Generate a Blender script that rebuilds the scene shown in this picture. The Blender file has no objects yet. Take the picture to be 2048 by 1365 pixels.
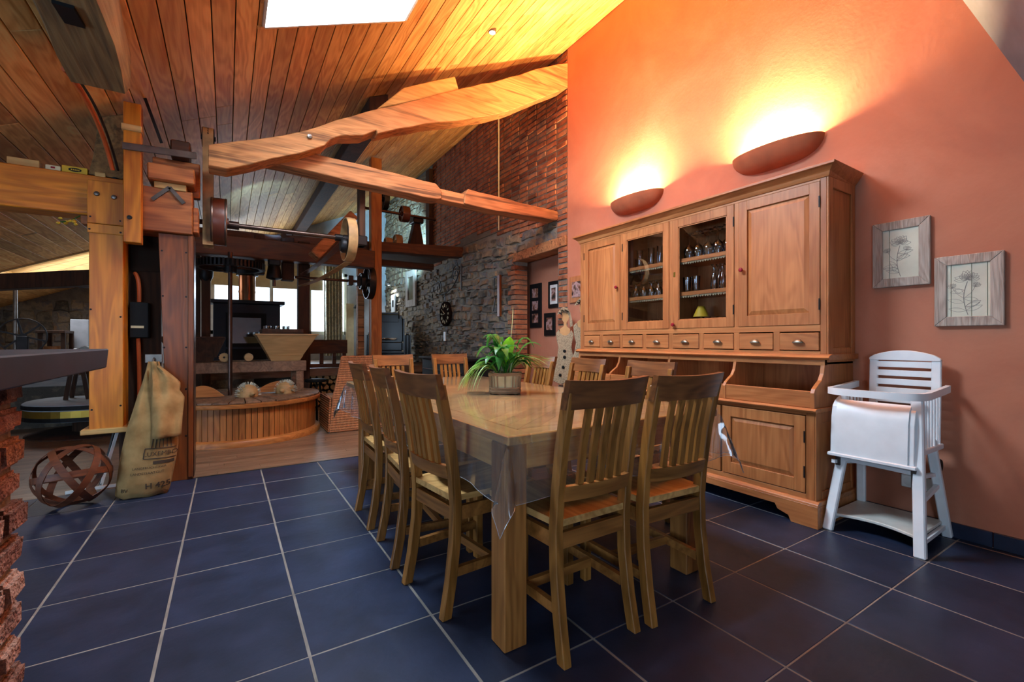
import bpy, bmesh, math, random
from mathutils import Vector, Matrix
random.seed(7)
SC = bpy.context.scene
COL = SC.collection
R = math.radians
PI = math.pi

# ------------------------------------------------------------------ camera, world, lights
cam_d = bpy.data.cameras.new('camera'); cam = bpy.data.objects.new('camera', cam_d); COL.objects.link(cam)
cam.location = (0, 0, 1.10); cam.rotation_euler = (R(90), 0, -R(32.25))
cam_d.sensor_width = 36; cam_d.lens = 36*903/2048; cam_d.clip_start = 0.02
SC.camera = cam

wd = bpy.data.worlds.new('World'); SC.world = wd; wd.use_nodes = True
bg = wd.node_tree.nodes['Background']; bg.inputs[0].default_value = (.74, .87, 1, 1); bg.inputs[1].default_value = 3.0

def area(name, loc, rot, sx, sy, watts, col):
    l = bpy.data.lights.new(name, 'AREA'); l.shape = 'RECTANGLE'; l.size = sx; l.size_y = sy
    l.energy = watts; l.color = col
    o = bpy.data.objects.new(name, l); COL.objects.link(o); o.location = loc; o.rotation_euler = rot
    return o
SL = math.atan(.427)
DAY = (.62, .80, 1.0)
# daylight entering by the two skylights, the living-room window and the garden window behind the camera
area('daylight_skylight', (.528, 2.87, 3.79), (0, -SL, 0), 1.0, 1.10, 190, (.66,.83,1.0))
area('daylight_skylight_far', (-2.25, 9.45, 2.45), (0, -SL, 0), 1.0, 1.3, 24, (.9, .93, 1))
area('daylight_window_far', (1.1, 11.5, 2.05), (R(-90), 0, 0), 2.6, 1.4, 95, DAY)
area('daylight_window_garden', (-1.6, -2.02, 1.2), (R(64), 0, 0), 2.0, 1.4, 85, (.50,.73,1.0))
area('daylight_window_left', (-3.98, 1.6, .95), (0, R(-66), 0), .9, 2.4, 90, (.46,.70,1.0))

cy = SC.cycles
cy.max_bounces = 5; cy.diffuse_bounces = 3; cy.glossy_bounces = 3; cy.transmission_bounces = 3; cy.transparent_max_bounces = 14
cy.adaptive_threshold = .03; cy.caustics_reflective = False; cy.caustics_refractive = False
vs = SC.view_settings
vs.view_transform = 'Standard'; vs.look = 'None'; vs.exposure = 0.0; vs.gamma = 1.0; vs.use_curve_mapping = False

# ------------------------------------------------------------------ helpers
def lin(r, g, b):
    f = lambda c: (c/255/12.92) if c/255 <= .04045 else ((c/255+.055)/1.055)**2.4
    return (f(r), f(g), f(b), 1)

class MB:
    """collects geometry for ONE mesh object"""
    def __init__(s): s.v = []; s.f = []
    def add(s, vs, fs):
        n = len(s.v); s.v += [tuple(p) for p in vs]; s.f += [tuple(i+n for i in f) for f in fs]; return s
    def box(s, x0, x1, y0, y1, z0, z1):
        return s.add([(x0,y0,z0),(x1,y0,z0),(x1,y1,z0),(x0,y1,z0),(x0,y0,z1),(x1,y0,z1),(x1,y1,z1),(x0,y1,z1)],
                     [(0,3,2,1),(4,5,6,7),(0,1,5,4),(1,2,6,5),(2,3,7,6),(3,0,4,7)])
    def hexa(s, a, b):
        """a: four bottom points, b: four top points, both counter-clockwise seen from b"""
        return s.add(list(a)+list(b), [(3,2,1,0),(4,5,6,7),(0,1,5,4),(1,2,6,5),(2,3,7,6),(3,0,4,7)])
    def bar(s, p, q, w, h, up=(0,0,1)):
        p = Vector(p); q = Vector(q); d = (q-p).normalized(); u = Vector(up)
        if abs(d.dot(u)) > .99: u = Vector((0,1,0))
        r = d.cross(u).normalized(); t = r.cross(d).normalized()
        c = lambda o: [o-r*w/2-t*h/2, o+r*w/2-t*h/2, o+r*w/2+t*h/2, o-r*w/2+t*h/2]
        A = c(p); B = c(q)
        return s.add(A+B, [(0,1,2,3),(7,6,5,4),(4,5,1,0),(5,6,2,1),(6,7,3,2),(7,4,0,3)])
    def prism(s, poly, axis, a0, a1, poly2=None):
        """poly: 2-D outline in the other two axes (kept in xyz order), extruded along axis"""
        P2 = poly2 or poly; n = len(poly)
        def mk(p, a):
            return {'x': (a,p[0],p[1]), 'y': (p[0],a,p[1]), 'z': (p[0],p[1],a)}[axis]
        vs = [mk(p,a0) for p in poly]+[mk(p,a1) for p in P2]
        fs = [tuple(range(n)), tuple(range(2*n-1,n-1,-1))]+[(i,i+n,(i+1)%n+n,(i+1)%n) for i in range(n)]
        return s.add(vs, fs)
    def tube(s, pts, r, n=8, closed=False):
        pts = [Vector(p) for p in pts]; m = len(pts); rr = r if isinstance(r,(list,tuple)) else [r]*m
        base = len(s.v); up = None
        for i,p in enumerate(pts):
            a = pts[i-1] if (i>0 or closed) else p; b = pts[(i+1)%m] if (i<m-1 or closed) else p
            d = (b-a).normalized()
            if up is None: up = Vector((0,0,1)) if abs(d.z)<.9 else Vector((1,0,0))
            x = d.cross(up).normalized(); y = x.cross(d).normalized(); up = y
            for k in range(n):
                t = 2*PI*k/n; s.v.append(tuple(p+(x*math.cos(t)+y*math.sin(t))*rr[i]))
        for i in range(m if closed else m-1):
            j = (i+1)%m
            for k in range(n):
                s.f.append((base+i*n+k, base+i*n+(k+1)%n, base+j*n+(k+1)%n, base+j*n+k))
        if not closed:
            s.f.append(tuple(base+k for k in range(n))[::-1]); s.f.append(tuple(base+(m-1)*n+k for k in range(n)))
        return s
    def lathe(s, prof, c=(0,0,0), n=20, axis='z', closed=False):
        base = len(s.v); m = len(prof)
        for r,h in prof:
            for k in range(n):
                t = 2*PI*k/n; a,b = r*math.cos(t), r*math.sin(t)
                p = {'z':(a,b,h),'x':(h,a,b),'y':(b,h,a)}[axis]
                s.v.append((p[0]+c[0],p[1]+c[1],p[2]+c[2]))
        for i in range(m if closed else m-1):
            j = (i+1)%m
            for k in range(n):
                s.f.append((base+i*n+k, base+i*n+(k+1)%n, base+j*n+(k+1)%n, base+j*n+k))
        if not closed:
            if prof[0][0] > 1e-5: s.f.append(tuple(base+k for k in range(n))[::-1])
            if prof[-1][0] > 1e-5: s.f.append(tuple(base+(m-1)*n+k for k in range(n)))
        return s
    def grid(s, rows):
        """rows of points -> quads"""
        base = len(s.v); w = len(rows[0])
        for r in rows: s.v += [tuple(p) for p in r]
        for i in range(len(rows)-1):
            for k in range(w-1):
                s.f.append((base+i*w+k, base+i*w+k+1, base+(i+1)*w+k+1, base+(i+1)*w+k))
        return s
    def xf(s, M):
        s.v = [tuple(M @ Vector(p)) for p in s.v]; return s
    def build(s, name, mat, parent=None, smooth=False, bevel=0, seg=1, solid=0, thick=0):
        me = bpy.data.meshes.new(name)
        me.from_pydata(s.v, [], s.f); me.validate()
        bm = bmesh.new(); bm.from_mesh(me)
        bmesh.ops.recalc_face_normals(bm, faces=bm.faces)
        if solid:
            bmesh.ops.solidify(bm, geom=bm.faces[:], thickness=solid)
        if bevel:
            bmesh.ops.bevel(bm, geom=bm.edges[:], offset=bevel, segments=seg, affect='EDGES', clamp_overlap=True)
        bm.to_mesh(me); bm.free()
        if smooth:
            for p in me.polygons: p.use_smooth = True
            try: me.set_sharp_from_angle(angle=R(40))
            except Exception: pass
        me.materials.append(mat)
        o = bpy.data.objects.new(name, me); COL.objects.link(o)
        if parent: o.parent = parent
        if thick:
            md = o.modifiers.new('thickness','SOLIDIFY'); md.thickness = thick; md.offset = -1
        return o

def BX(name, mat, parent, x0, x1, y0, y1, z0, z1, bevel=.004, seg=1):
    return MB().box(x0,x1,y0,y1,z0,z1).build(name, mat, parent, bevel=bevel, seg=seg)
def thing(name, label, cat, loc=(0,0,0), rz=0, group=None):
    o = bpy.data.objects.new(name, None); COL.objects.link(o); o.location = loc; o.rotation_euler = (0,0,rz)
    o.empty_display_size = .1
    return tag(o, label, cat, group)
def tag(o, label, cat, group=None):
    o['label'] = label; o['category'] = cat
    if group: o['group'] = group
    return o
def struct(o): o['kind'] = 'structure'; return o
def stuff(o): o['kind'] = 'stuff'; return o
def copy_tree(o, parent=None):
    c = o.copy(); COL.objects.link(c); c.parent = parent
    for ch in list(o.children): copy_tree(ch, c)
    return c
def put(root, loc, rz, label, group=None):
    root.location = loc; root.rotation_euler = (0,0,rz); root['label'] = label
    if group: root['group'] = group
    return root
def bez(p0, p1, p2, p3, n):
    out = []
    for i in range(n+1):
        t = i/n; a = 1-t
        out.append(Vector(p0)*a**3+Vector(p1)*3*a*a*t+Vector(p2)*3*a*t*t+Vector(p3)*t**3)
    return out
def noisy(poly, step, amp, rnd):
    out = []; n = len(poly)
    for i in range(n):
        a = Vector(poly[i]); b = Vector(poly[(i+1)%n]); L = (b-a).length; k = max(1, int(L/step))
        for j in range(k):
            p = a.lerp(b, j/k)
            out.append((p.x+rnd.uniform(-amp,amp), p.y+rnd.uniform(-amp,amp)))
    return out
CZ = lambda x: 3.127+.427*x            # underside of the sloping ceiling

# ------------------------------------------------------------------ materials
def mat_new(name):
    m = bpy.data.materials.new(name); m.use_nodes = True; nt = m.node_tree
    b = nt.nodes['Principled BSDF']; return m, nt, b
def nd(nt, t, **kw):
    n = nt.nodes.new(t)
    for k,v in kw.items(): setattr(n, k, v)
    return n
def ramp(nt, stops):
    r = nt.nodes.new('ShaderNodeValToRGB'); e = r.color_ramp.elements
    while len(e) < len(stops): e.new(.5)
    for i,(p,c) in enumerate(stops): e[i].position = p; e[i].color = c
    return r
def coords(nt, scale, rnd=8.0):
    tc = nd(nt,'ShaderNodeTexCoord'); oi = nd(nt,'ShaderNodeObjectInfo')
    mu = nd(nt,'ShaderNodeMath', operation='MULTIPLY'); nt.links.new(oi.outputs['Random'], mu.inputs[0]); mu.inputs[1].default_value = rnd
    ad = nd(nt,'ShaderNodeVectorMath', operation='ADD'); nt.links.new(tc.outputs['Object'], ad.inputs[0]); nt.links.new(mu.outputs[0], ad.inputs[1])
    mp = nd(nt,'ShaderNodeMapping'); mp.inputs['Scale'].default_value = scale; nt.links.new(ad.outputs[0], mp.inputs['Vector'])
    return mp.outputs[0], oi
def wood(name, dark, light, axis='z', rough=.45, var=.25, ring=.55, size=1.0, bump=.12, crack=0):
    m, nt, b = mat_new(name); L = nt.links.new
    a = {'x':0,'y':1,'z':2}[axis]
    s1 = [5/size]*3; s1[a] = .75/size
    v1, oi = coords(nt, s1)
    n1 = nd(nt,'ShaderNodeTexNoise'); n1.inputs['Scale'].default_value = 1; n1.inputs['Detail'].default_value = 2.5; n1.inputs['Distortion'].default_value = .4; L(v1, n1.inputs['Vector'])
    k = nd(nt,'ShaderNodeMath', operation='MULTIPLY'); L(n1.outputs['Fac'], k.inputs[0]); k.inputs[1].default_value = 55
    sn = nd(nt,'ShaderNodeMath', operation='SINE'); L(k.outputs[0], sn.inputs[0])
    s2 = [60/size]*3; s2[a] = 2.5/size
    v2, _ = coords(nt, s2)
    n2 = nd(nt,'ShaderNodeTexNoise'); n2.inputs['Scale'].default_value = 1; n2.inputs['Detail'].default_value = 2; L(v2, n2.inputs['Vector'])
    f = nd(nt,'ShaderNodeMath', operation='MULTIPLY_ADD'); L(sn.outputs[0], f.inputs[0]); f.inputs[1].default_value = .24*ring
    g = nd(nt,'ShaderNodeMath', operation='MULTIPLY_ADD'); L(n2.outputs['Fac'], g.inputs[0]); g.inputs[1].default_value = .5; g.inputs[2].default_value = 0
    h = nd(nt,'ShaderNodeMath', operation='MULTIPLY_ADD'); L(n1.outputs['Fac'], h.inputs[0]); h.inputs[1].default_value = .55; L(g.outputs[0], h.inputs[2])
    L(h.outputs[0], f.inputs[2])
    r = ramp(nt, [(.22, dark), (.75, light)]); L(f.outputs[0], r.inputs[0])
    hs = nd(nt,'ShaderNodeHueSaturation'); L(r.outputs[0], hs.inputs['Color'])
    mr = nd(nt,'ShaderNodeMapRange'); L(oi.outputs['Random'], mr.inputs['Value']); mr.inputs['To Min'].default_value = 1-var; mr.inputs['To Max'].default_value = 1+var
    L(mr.outputs[0], hs.inputs['Value'])
    out = hs.outputs[0]
    if crack:
        v3, _ = coords(nt, [(.7 if i==a else 20)/size for i in range(3)])
        n3 = nd(nt,'ShaderNodeTexNoise'); n3.inputs['Scale'].default_value = 1; n3.inputs['Detail'].default_value = 4; n3.inputs['Roughness'].default_value = .65; L(v3, n3.inputs['Vector'])
        rc = ramp(nt, [(.36, (1-crack,)*3+(1,)), (.46, (1,1,1,1))]); L(n3.outputs['Fac'], rc.inputs[0])
        mx = nd(nt,'ShaderNodeMix', data_type='RGBA', blend_type='MULTIPLY'); mx.inputs['Factor'].default_value = 1
        L(out, mx.inputs[6]); L(rc.outputs[0], mx.inputs[7]); out = mx.outputs[2]
    L(out, b.inputs['Base Color']); b.inputs['Roughness'].default_value = rough
    bp = nd(nt,'ShaderNodeBump'); bp.inputs['Strength'].default_value = bump; bp.inputs['Distance'].default_value = .01; L(f.outputs[0], bp.inputs['Height']); L(bp.outputs[0], b.inputs['Normal'])
    return m
def plain(name, col, rough=.5, metal=0, var=0, spec=.5):
    m, nt, b = mat_new(name); b.inputs['Roughness'].default_value = rough; b.inputs['Metallic'].default_value = metal
    b.inputs['Specular IOR Level'].default_value = spec
    v, oi = coords(nt, (6,6,6)); n = nd(nt,'ShaderNodeTexNoise'); n.inputs['Scale'].default_value = 1.5; n.inputs['Detail'].default_value = 3; nt.links.new(v, n.inputs['Vector'])
    k = .10+var; lo = tuple(c*(1-k) for c in col[:3])+(1,); hi = tuple(min(1,c*(1+k)) for c in col[:3])+(1,)
    r = ramp(nt, [(.3, lo), (.7, hi)]); nt.links.new(n.outputs['Fac'], r.inputs[0]); nt.links.new(r.outputs[0], b.inputs['Base Color'])
    return m
def stone(name, cols, scale=5, rough=.85, bump=.5, var=.3):
    m, nt, b = mat_new(name); L = nt.links.new
    v, oi = coords(nt, (scale,)*3, 20); n = nd(nt,'ShaderNodeTexNoise'); n.inputs['Scale'].default_value = 1; n.inputs['Detail'].default_value = 4; n.inputs['Roughness'].default_value = .6; L(v, n.inputs['Vector'])
    av = nd(nt,'ShaderNodeMath', operation='MULTIPLY_ADD'); L(oi.outputs['Random'], av.inputs[0]); av.inputs[1].default_value = .5; L(n.outputs['Fac'], av.inputs[2])
    sb = nd(nt,'ShaderNodeMath', operation='SUBTRACT'); L(av.outputs[0], sb.inputs[0]); sb.inputs[1].default_value = .25
    r = ramp(nt, [(.25+.5*i/(len(cols)-1), c) for i,c in enumerate(cols)]); L(sb.outputs[0], r.inputs[0])
    L(r.outputs[0], b.inputs['Base Color']); b.inputs['Roughness'].default_value = rough
    n2 = nd(nt,'ShaderNodeTexNoise'); n2.inputs['Scale'].default_value = 6; n2.inputs['Detail'].default_value = 3; L(v, n2.inputs['Vector'])
    bp = nd(nt,'ShaderNodeBump'); bp.inputs['Strength'].default_value = bump; bp.inputs['Distance'].default_value = .02; L(n2.outputs['Fac'], bp.inputs['Height']); L(bp.outputs[0], b.inputs['Normal'])
    return m
def clear(name, tint=(1,1,1,1), rough=.03, refl=1.0, base=.0, painted_sheen=0):
    m = bpy.data.materials.new(name); m.use_nodes = True; nt = m.node_tree; nt.nodes.clear(); L = nt.links.new
    o = nd(nt,'ShaderNodeOutputMaterial'); t = nd(nt,'ShaderNodeBsdfTransparent'); t.inputs[0].default_value = tint
    g = nd(nt,'ShaderNodeBsdfGlossy'); g.inputs['Roughness'].default_value = rough
    fr = nd(nt,'ShaderNodeFresnel'); fr.inputs['IOR'].default_value = 1.5
    mu = nd(nt,'ShaderNodeMath', operation='MULTIPLY_ADD'); L(fr.outputs[0], mu.inputs[0]); mu.inputs[1].default_value = refl; mu.inputs[2].default_value = base
    tt = t
    if painted_sheen:
        df = nd(nt,'ShaderNodeBsdfDiffuse'); df.inputs[0].default_value = (.9,.92,.95,1)  # white diffuse mixed in as painted sheen, the sheet itself is clear
        tt = nd(nt,'ShaderNodeMixShader'); tt.inputs[0].default_value = painted_sheen; L(t.outputs[0], tt.inputs[1]); L(df.outputs[0], tt.inputs[2])
    mx = nd(nt,'ShaderNodeMixShader'); L(mu.outputs[0], mx.inputs[0]); L(tt.outputs[0], mx.inputs[1]); L(g.outputs[0], mx.inputs[2]); L(mx.outputs[0], o.inputs[0])
    return m
def glow(name, col, strength):
    m, nt, b = mat_new(name); b.inputs['Base Color'].default_value = col; b.inputs['Emission Color'].default_value = col; b.inputs['Emission Strength'].default_value = strength
    m.cycles.emission_sampling = 'NONE'
    return m

W = {}
W['ceil'] = wood('pine_ceiling', lin(196,124,56), lin(246,190,114), 'y', .6, .28, .5, .8, .05)
W['orange'] = wood('varnished_beam', lin(166,84,12), lin(220,132,32), 'x', .42, .12, .6)
W['orange_z'] = wood('varnished_post', lin(170,88,12), lin(222,136,34), 'z', .42, .10, .6)
W['red_z'] = wood('red_stained_post', lin(88,42,16), lin(138,74,30), 'z', .4, .08, .4)
W['red_x'] = wood('red_stained_timber', lin(122,62,26), lin(186,108,54), 'x', .5, .12, .7)
W['old'] = wood('old_oak_beam', lin(140,84,42), lin(214,148,88), 'x', .75, .06, .35, 1.0, .5, .55)
W['oldtie'] = wood('old_oak_tie', lin(132,82,46), lin(206,140,88), 'x', .8, .06, .35, 1.0, .6, .7)
W['rough'] = wood('rough_grey_oak', lin(92,62,32), lin(156,116,68), 'y', .9, .06, .3, 1.3, .8, .5)
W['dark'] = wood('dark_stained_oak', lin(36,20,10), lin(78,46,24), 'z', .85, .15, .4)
W['darkx'] = wood('dark_stained_beam', lin(44,24,12), lin(104,58,28), 'x', .6, .15, .4)
W['teak'] = wood('teak_cabinet', lin(146,82,42), lin(192,126,74), 'z', .42, .09, .35, .9, .06)
W['teak_y'] = wood('teak_cabinet_rail', lin(146,82,42), lin(192,126,74), 'y', .42, .09, .35, .9, .06)
W['teak_in'] = wood('teak_inside', lin(140,84,46), lin(180,120,74), 'z', .6, .08, .3, .9, .05)
W['chair'] = wood('chair_wood', lin(98,60,20), lin(160,106,48), 'z', .38, .12, .45, .8, .06)
W['chair_x'] = wood('chair_rail_wood', lin(98,58,22), lin(160,104,50), 'x', .38, .12, .45, .8, .06)
W['chair_dark'] = wood('chair_top_rail', lin(78,43,22), lin(132,82,44), 'x', .36, .14, .45, .8, .06)
W['seat'] = wood('chair_seat', lin(150,104,52), lin(204,160,98), 'y', .38, .06, .5, .8, .05)
W['table'] = wood('table_wood', lin(176,116,48), lin(234,182,104), 'x', .35, .12, .35, .7, .04)
W['table_y'] = wood('table_board', lin(170,110,46), lin(226,172,96), 'y', .35, .10, .35, .7, .04)
W['table_z'] = wood('table_leg', lin(112,66,26), lin(170,112,56), 'z', .4, .05, .4, .8, .06)
W['mill'] = wood('mill_pine', lin(126,70,28), lin(186,120,58), 'z', .55, .16, .4)
W['mill_x'] = wood('mill_pine_ring', lin(136,78,32), lin(194,128,66), 'x', .5, .1, .4)
W['plankgrey'] = wood('mill_top_board', lin(84,58,40), lin(146,112,84), 'y', .55, .16, .4)
W['hopper'] = wood('pale_hopper', lin(150,116,70), lin(190,152,100), 'x', .6, .06, .3)
W['floorwood'] = wood('laminate_floor', lin(84,62,46), lin(150,122,98), 'x', .34, .22, .3, .8, .03)
W['pale'] = wood('pale_pine', lin(176,126,62), lin(222,178,110), 'x', .55, .1, .4)
W['whiteboard'] = wood('white_washed_board', lin(216,206,190), lin(246,242,234), 'x', .5, .03, .4)
W['greyframe'] = wood('weathered_frame', lin(136,116,102), lin(194,184,172), 'z', .85, .08, .35, .35, .5, .25)
W['rust'] = wood('rusty_band', lin(44,20,10), lin(112,58,28), 'x', .6, .2, .2)
M_orange = None
def plaster():
    m, nt, b = mat_new('orange_plaster'); L = nt.links.new
    v, _ = coords(nt, (1,1,1), 0)
    n = nd(nt,'ShaderNodeTexNoise'); n.inputs['Scale'].default_value = 1.6; n.inputs['Detail'].default_value = 5; n.inputs['Roughness'].default_value = .62; n.inputs['Distortion'].default_value = .6; L(v, n.inputs['Vector'])
    r = ramp(nt, [(.28, lin(174,109,84)), (.5, lin(186,121,93)), (.75, lin(198,135,108))]); L(n.outputs['Fac'], r.inputs[0]); L(r.outputs[0], b.inputs['Base Color'])
    b.inputs['Roughness'].default_value = .8
    n2 = nd(nt,'ShaderNodeTexNoise'); n2.inputs['Scale'].default_value = 40; n2.inputs['Detail'].default_value = 2; L(v, n2.inputs['Vector'])
    bp = nd(nt,'ShaderNodeBump'); bp.inputs['Strength'].default_value = .08; bp.inputs['Distance'].default_value = .01; L(n2.outputs['Fac'], bp.inputs['Height']); L(bp.outputs[0], b.inputs['Normal'])
    return m
W['plaster'] = plaster()
W['greywall'] = plain('grey_paint', lin(176,180,186), .8)
W['slope'] = plain('slate_grey_paint', lin(96,104,116), .85)
W['white'] = plain('white_lacquer', lin(238,243,246), .38, var=-.05)
W['worn'] = plain('worn_white_paint', lin(214,214,206), .45, var=.0)
def slate():
    m, nt, b = mat_new('slate_tile'); L = nt.links.new
    v, oi = coords(nt, (1,1,1), 30)
    n = nd(nt,'ShaderNodeTexNoise'); n.inputs['Scale'].default_value = 5; n.inputs['Detail'].default_value = 4; n.inputs['Roughness'].default_value = .6; L(v, n.inputs['Vector'])
    r = ramp(nt, [(.3, lin(27,36,55)), (.7, lin(41,51,76))]); L(n.outputs['Fac'], r.inputs[0])
    hs = nd(nt,'ShaderNodeHueSaturation'); L(r.outputs[0], hs.inputs['Color'])
    mr = nd(nt,'ShaderNodeMapRange'); L(oi.outputs['Random'], mr.inputs['Value']); mr.inputs['To Min'].default_value = .86; mr.inputs['To Max'].default_value = 1.14; L(mr.outputs[0], hs.inputs['Value'])
    L(hs.outputs[0], b.inputs['Base Color']); b.inputs['Roughness'].default_value = .42; b.inputs['Specular IOR Level'].default_value = .35
    bp = nd(nt,'ShaderNodeBump'); bp.inputs['Strength'].default_value = .25; bp.inputs['Distance'].default_value = .004
    n2 = nd(nt,'ShaderNodeTexNoise'); n2.inputs['Scale'].default_value = 26; n2.inputs['Detail'].default_value = 3; L(v, n2.inputs['Vector'])
    L(n2.outputs['Fac'], bp.inputs['Height']); L(bp.outputs[0], b.inputs['Normal'])
    return m
W['slate'] = slate()
W['grout'] = plain('cement_grout', lin(132,126,118), .9, var=.15)
W['counter'] = plain('slate_counter', lin(40,41,54), .5, var=.15)
W['brick'] = stone('red_brick', [lin(108,62,40), lin(152,88,56), lin(178,116,78), lin(130,98,78)], 6, .9, .4)
W['brick_near'] = stone('old_brick_near', [lin(122,84,68), lin(160,114,94), lin(190,154,134), lin(142,106,90)], 16, .9, .8)
W['stone'] = stone('schist_stone', [lin(80,73,64), lin(126,112,92), lin(152,132,104), lin(104,101,102), lin(140,110,78)], 5, .8, .6)
W['mortar'] = stone('mortar', [lin(112,104,94), lin(146,136,122)], 8, .95, .5)
W['iron'] = plain('dark_iron', lin(40,36,36), .45, .6, .2)
W['steel'] = plain('worn_steel', lin(120,112,106), .35, .9, .2)
W['rod'] = plain('greased_shaft', lin(86,66,58), .3, .8, .2)
W['black'] = plain('black_paint', lin(16,16,18), .6, spec=.25)
W['blackgloss'] = plain('black_leather', lin(16,18,24), .22)
W['navy'] = plain('stove_cast_iron', lin(20,26,40), .45)
W['belt'] = plain('leather_belt', lin(176,140,92), .6, 0, .2)
W['beltbrown'] = plain('brown_pulley', lin(104,56,40), .35, 0, .15)
W['terracotta'] = plain('terracotta_sconce', lin(150,88,56), .8, 0, .05)
W['pewter'] = plain('pewter_handle', lin(132,126,112), .38, .9, .15)
W['redknob'] = plain('red_ceramic', lin(150,36,48), .25)
W['brass'] = plain('brass', lin(170,140,60), .35, .9)
W['glass'] = clear('clear_glass', (.96,.98,.98,1), .05, 2.2, .04)
W['pane'] = clear('window_pane', (.97,.98,.98,1), .02, .5, .0)
W['plastic'] = clear('clear_plastic_cloth', (.95,.96,.98,1), .10, 1.3, .03, .055)  # small white share stands in for pale reflections on the sheet
W['edge_glint'] = clear('painted_edge_glint', (.9,.93,1,1), .15, 1.0, .15, .35)  # whitish colour imitates the highlight along the cut edge
W['lace'] = plain('lace_trim', lin(150,134,108), .9)
W['orangehose'] = plain('orange_conduit', lin(196,88,40), .5)
W['yellow'] = plain('yellow_card', lin(206,166,40), .6)
W['cream'] = plain('cream_paint', lin(214,200,160), .7)
W['paper'] = plain('old_paper', lin(206,208,190), .9, 0, .0)
W['sketch'] = plain('graphite_sketch', lin(150,146,140), .9)
W['copper'] = plain('copper_flue', lin(150,100,70), .25, .9)
W['linen'] = plain('curtain_linen', lin(206,196,168), .9)
W['shade'] = plain('roman_shade', lin(196,188,160), .9)
def leafy(name, col, rough=.35, tr=.45):
    m, nt, b = mat_new(name); L = nt.links.new; v, oi = coords(nt, (9,9,9)); n = nd(nt,'ShaderNodeTexNoise'); n.inputs['Detail'].default_value = 4; L(v, n.inputs['Vector'])
    r = ramp(nt, [(.3, tuple(c*.75 for c in col[:3])+(1,)), (.7, tuple(min(1,c*1.2) for c in col[:3])+(1,))]); L(n.outputs['Fac'], r.inputs[0]); L(r.outputs[0], b.inputs['Base Color']); b.inputs['Roughness'].default_value = rough
    t = nd(nt,'ShaderNodeBsdfTranslucent'); L(r.outputs[0], t.inputs[0]); mx = nd(nt,'ShaderNodeMixShader'); mx.inputs[0].default_value = tr; L(b.outputs[0], mx.inputs[1]); L(t.outputs[0], mx.inputs[2])
    L(mx.outputs[0], nt.nodes['Material Output'].inputs[0]); return m
W['leaf'] = leafy('leaf_green', lin(62,128,52))
W['leaf_bright'] = leafy('young_leaf', lin(138,224,48), .4, .6)
W['leaf_stripe'] = leafy('striped_leaf_green', lin(126,184,84))
W['leaf_edge'] = leafy('striped_leaf_cream', lin(236,240,196), .45)
W['leaf_dry'] = plain('dry_leaf', lin(190,170,110), .6)
W['soil'] = plain('potting_soil', lin(48,34,24), .95)
W['wicker'] = plain('grey_willow', lin(146,120,94), .8, 0, .2)
W['moss'] = plain('basket_lining', lin(196,186,150), .95, 0, .2)
W['cane'] = plain('brown_cane', lin(158,98,56), .6, 0, .25)
W['socket'] = plain('white_plastic', lin(226,228,226), .4)
W['stonewhite'] = plain('pale_millstone', lin(150,158,166), .8)
W['photo'] = None
def photo(name, cols):
    m, nt, b = mat_new(name); v, oi = coords(nt, (14,14,14), 40)
    n = nd(nt,'ShaderNodeTexNoise'); n.inputs['Scale'].default_value = 1; n.inputs['Detail'].default_value = 3; nt.links.new(v, n.inputs['Vector'])
    r = ramp(nt, [(.32+.36*i/(len(cols)-1), c) for i,c in enumerate(cols)]); nt.links.new(n.outputs['Fac'], r.inputs[0]); nt.links.new(r.outputs[0], b.inputs['Base Color']); b.inputs['Roughness'].default_value = .3
    return m
W['photo'] = photo('photo_print', [lin(30,24,26), lin(120,80,60), lin(180,150,150), lin(80,60,50)])
W['burlap'] = None
def burlap():
    m, nt, b = mat_new('burlap'); L = nt.links.new
    tc = nd(nt,'ShaderNodeTexCoord')
    n = nd(nt,'ShaderNodeTexNoise'); n.inputs['Scale'].default_value = 9; n.inputs['Detail'].default_value = 6; L(tc.outputs['Object'], n.inputs['Vector'])
    r = ramp(nt, [(.3, lin(128,98,54)), (.7, lin(176,142,90))]); L(n.outputs['Fac'], r.inputs[0]); L(r.outputs[0], b.inputs['Base Color']); b.inputs['Roughness'].default_value = .95
    w1 = nd(nt,'ShaderNodeTexWave', bands_direction='X'); w1.inputs['Scale'].default_value = 110; L(tc.outputs['Object'], w1.inputs['Vector'])
    w2 = nd(nt,'ShaderNodeTexWave', bands_direction='Z'); w2.inputs['Scale'].default_value = 110; L(tc.outputs['Object'], w2.inputs['Vector'])
    ad = nd(nt,'ShaderNodeMath', operation='ADD'); L(w1.outputs['Fac'], ad.inputs[0]); L(w2.outputs['Fac'], ad.inputs[1])
    bp = nd(nt,'ShaderNodeBump'); bp.inputs['Strength'].default_value = .35; bp.inputs['Distance'].default_value = .004; L(ad.outputs[0], bp.inputs['Height']); L(bp.outputs[0], b.inputs['Normal'])
    return m
W['burlap'] = burlap()
def fleece():
    m, nt, b = mat_new('pebble_fabric'); L = nt.links.new; v, _ = coords(nt, (1,1,1), 3)
    n = nd(nt,'ShaderNodeTexVoronoi'); n.inputs['Scale'].default_value = 120; L(v, n.inputs['Vector'])
    r = ramp(nt, [(.1, lin(60,50,38)), (.5, lin(178,160,130))]); L(n.outputs['Distance'], r.inputs[0]); L(r.outputs[0], b.inputs['Base Color']); b.inputs['Roughness'].default_value = .95
    return m
W['fleece'] = fleece()
W['skin'] = plain('bare_plywood', lin(206,160,106), .7)

# ================================================================== THE SETTING
struct(MB().box(-40, 40, -40, 50, -.4, -.3).build('ground', W['soil']))
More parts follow.
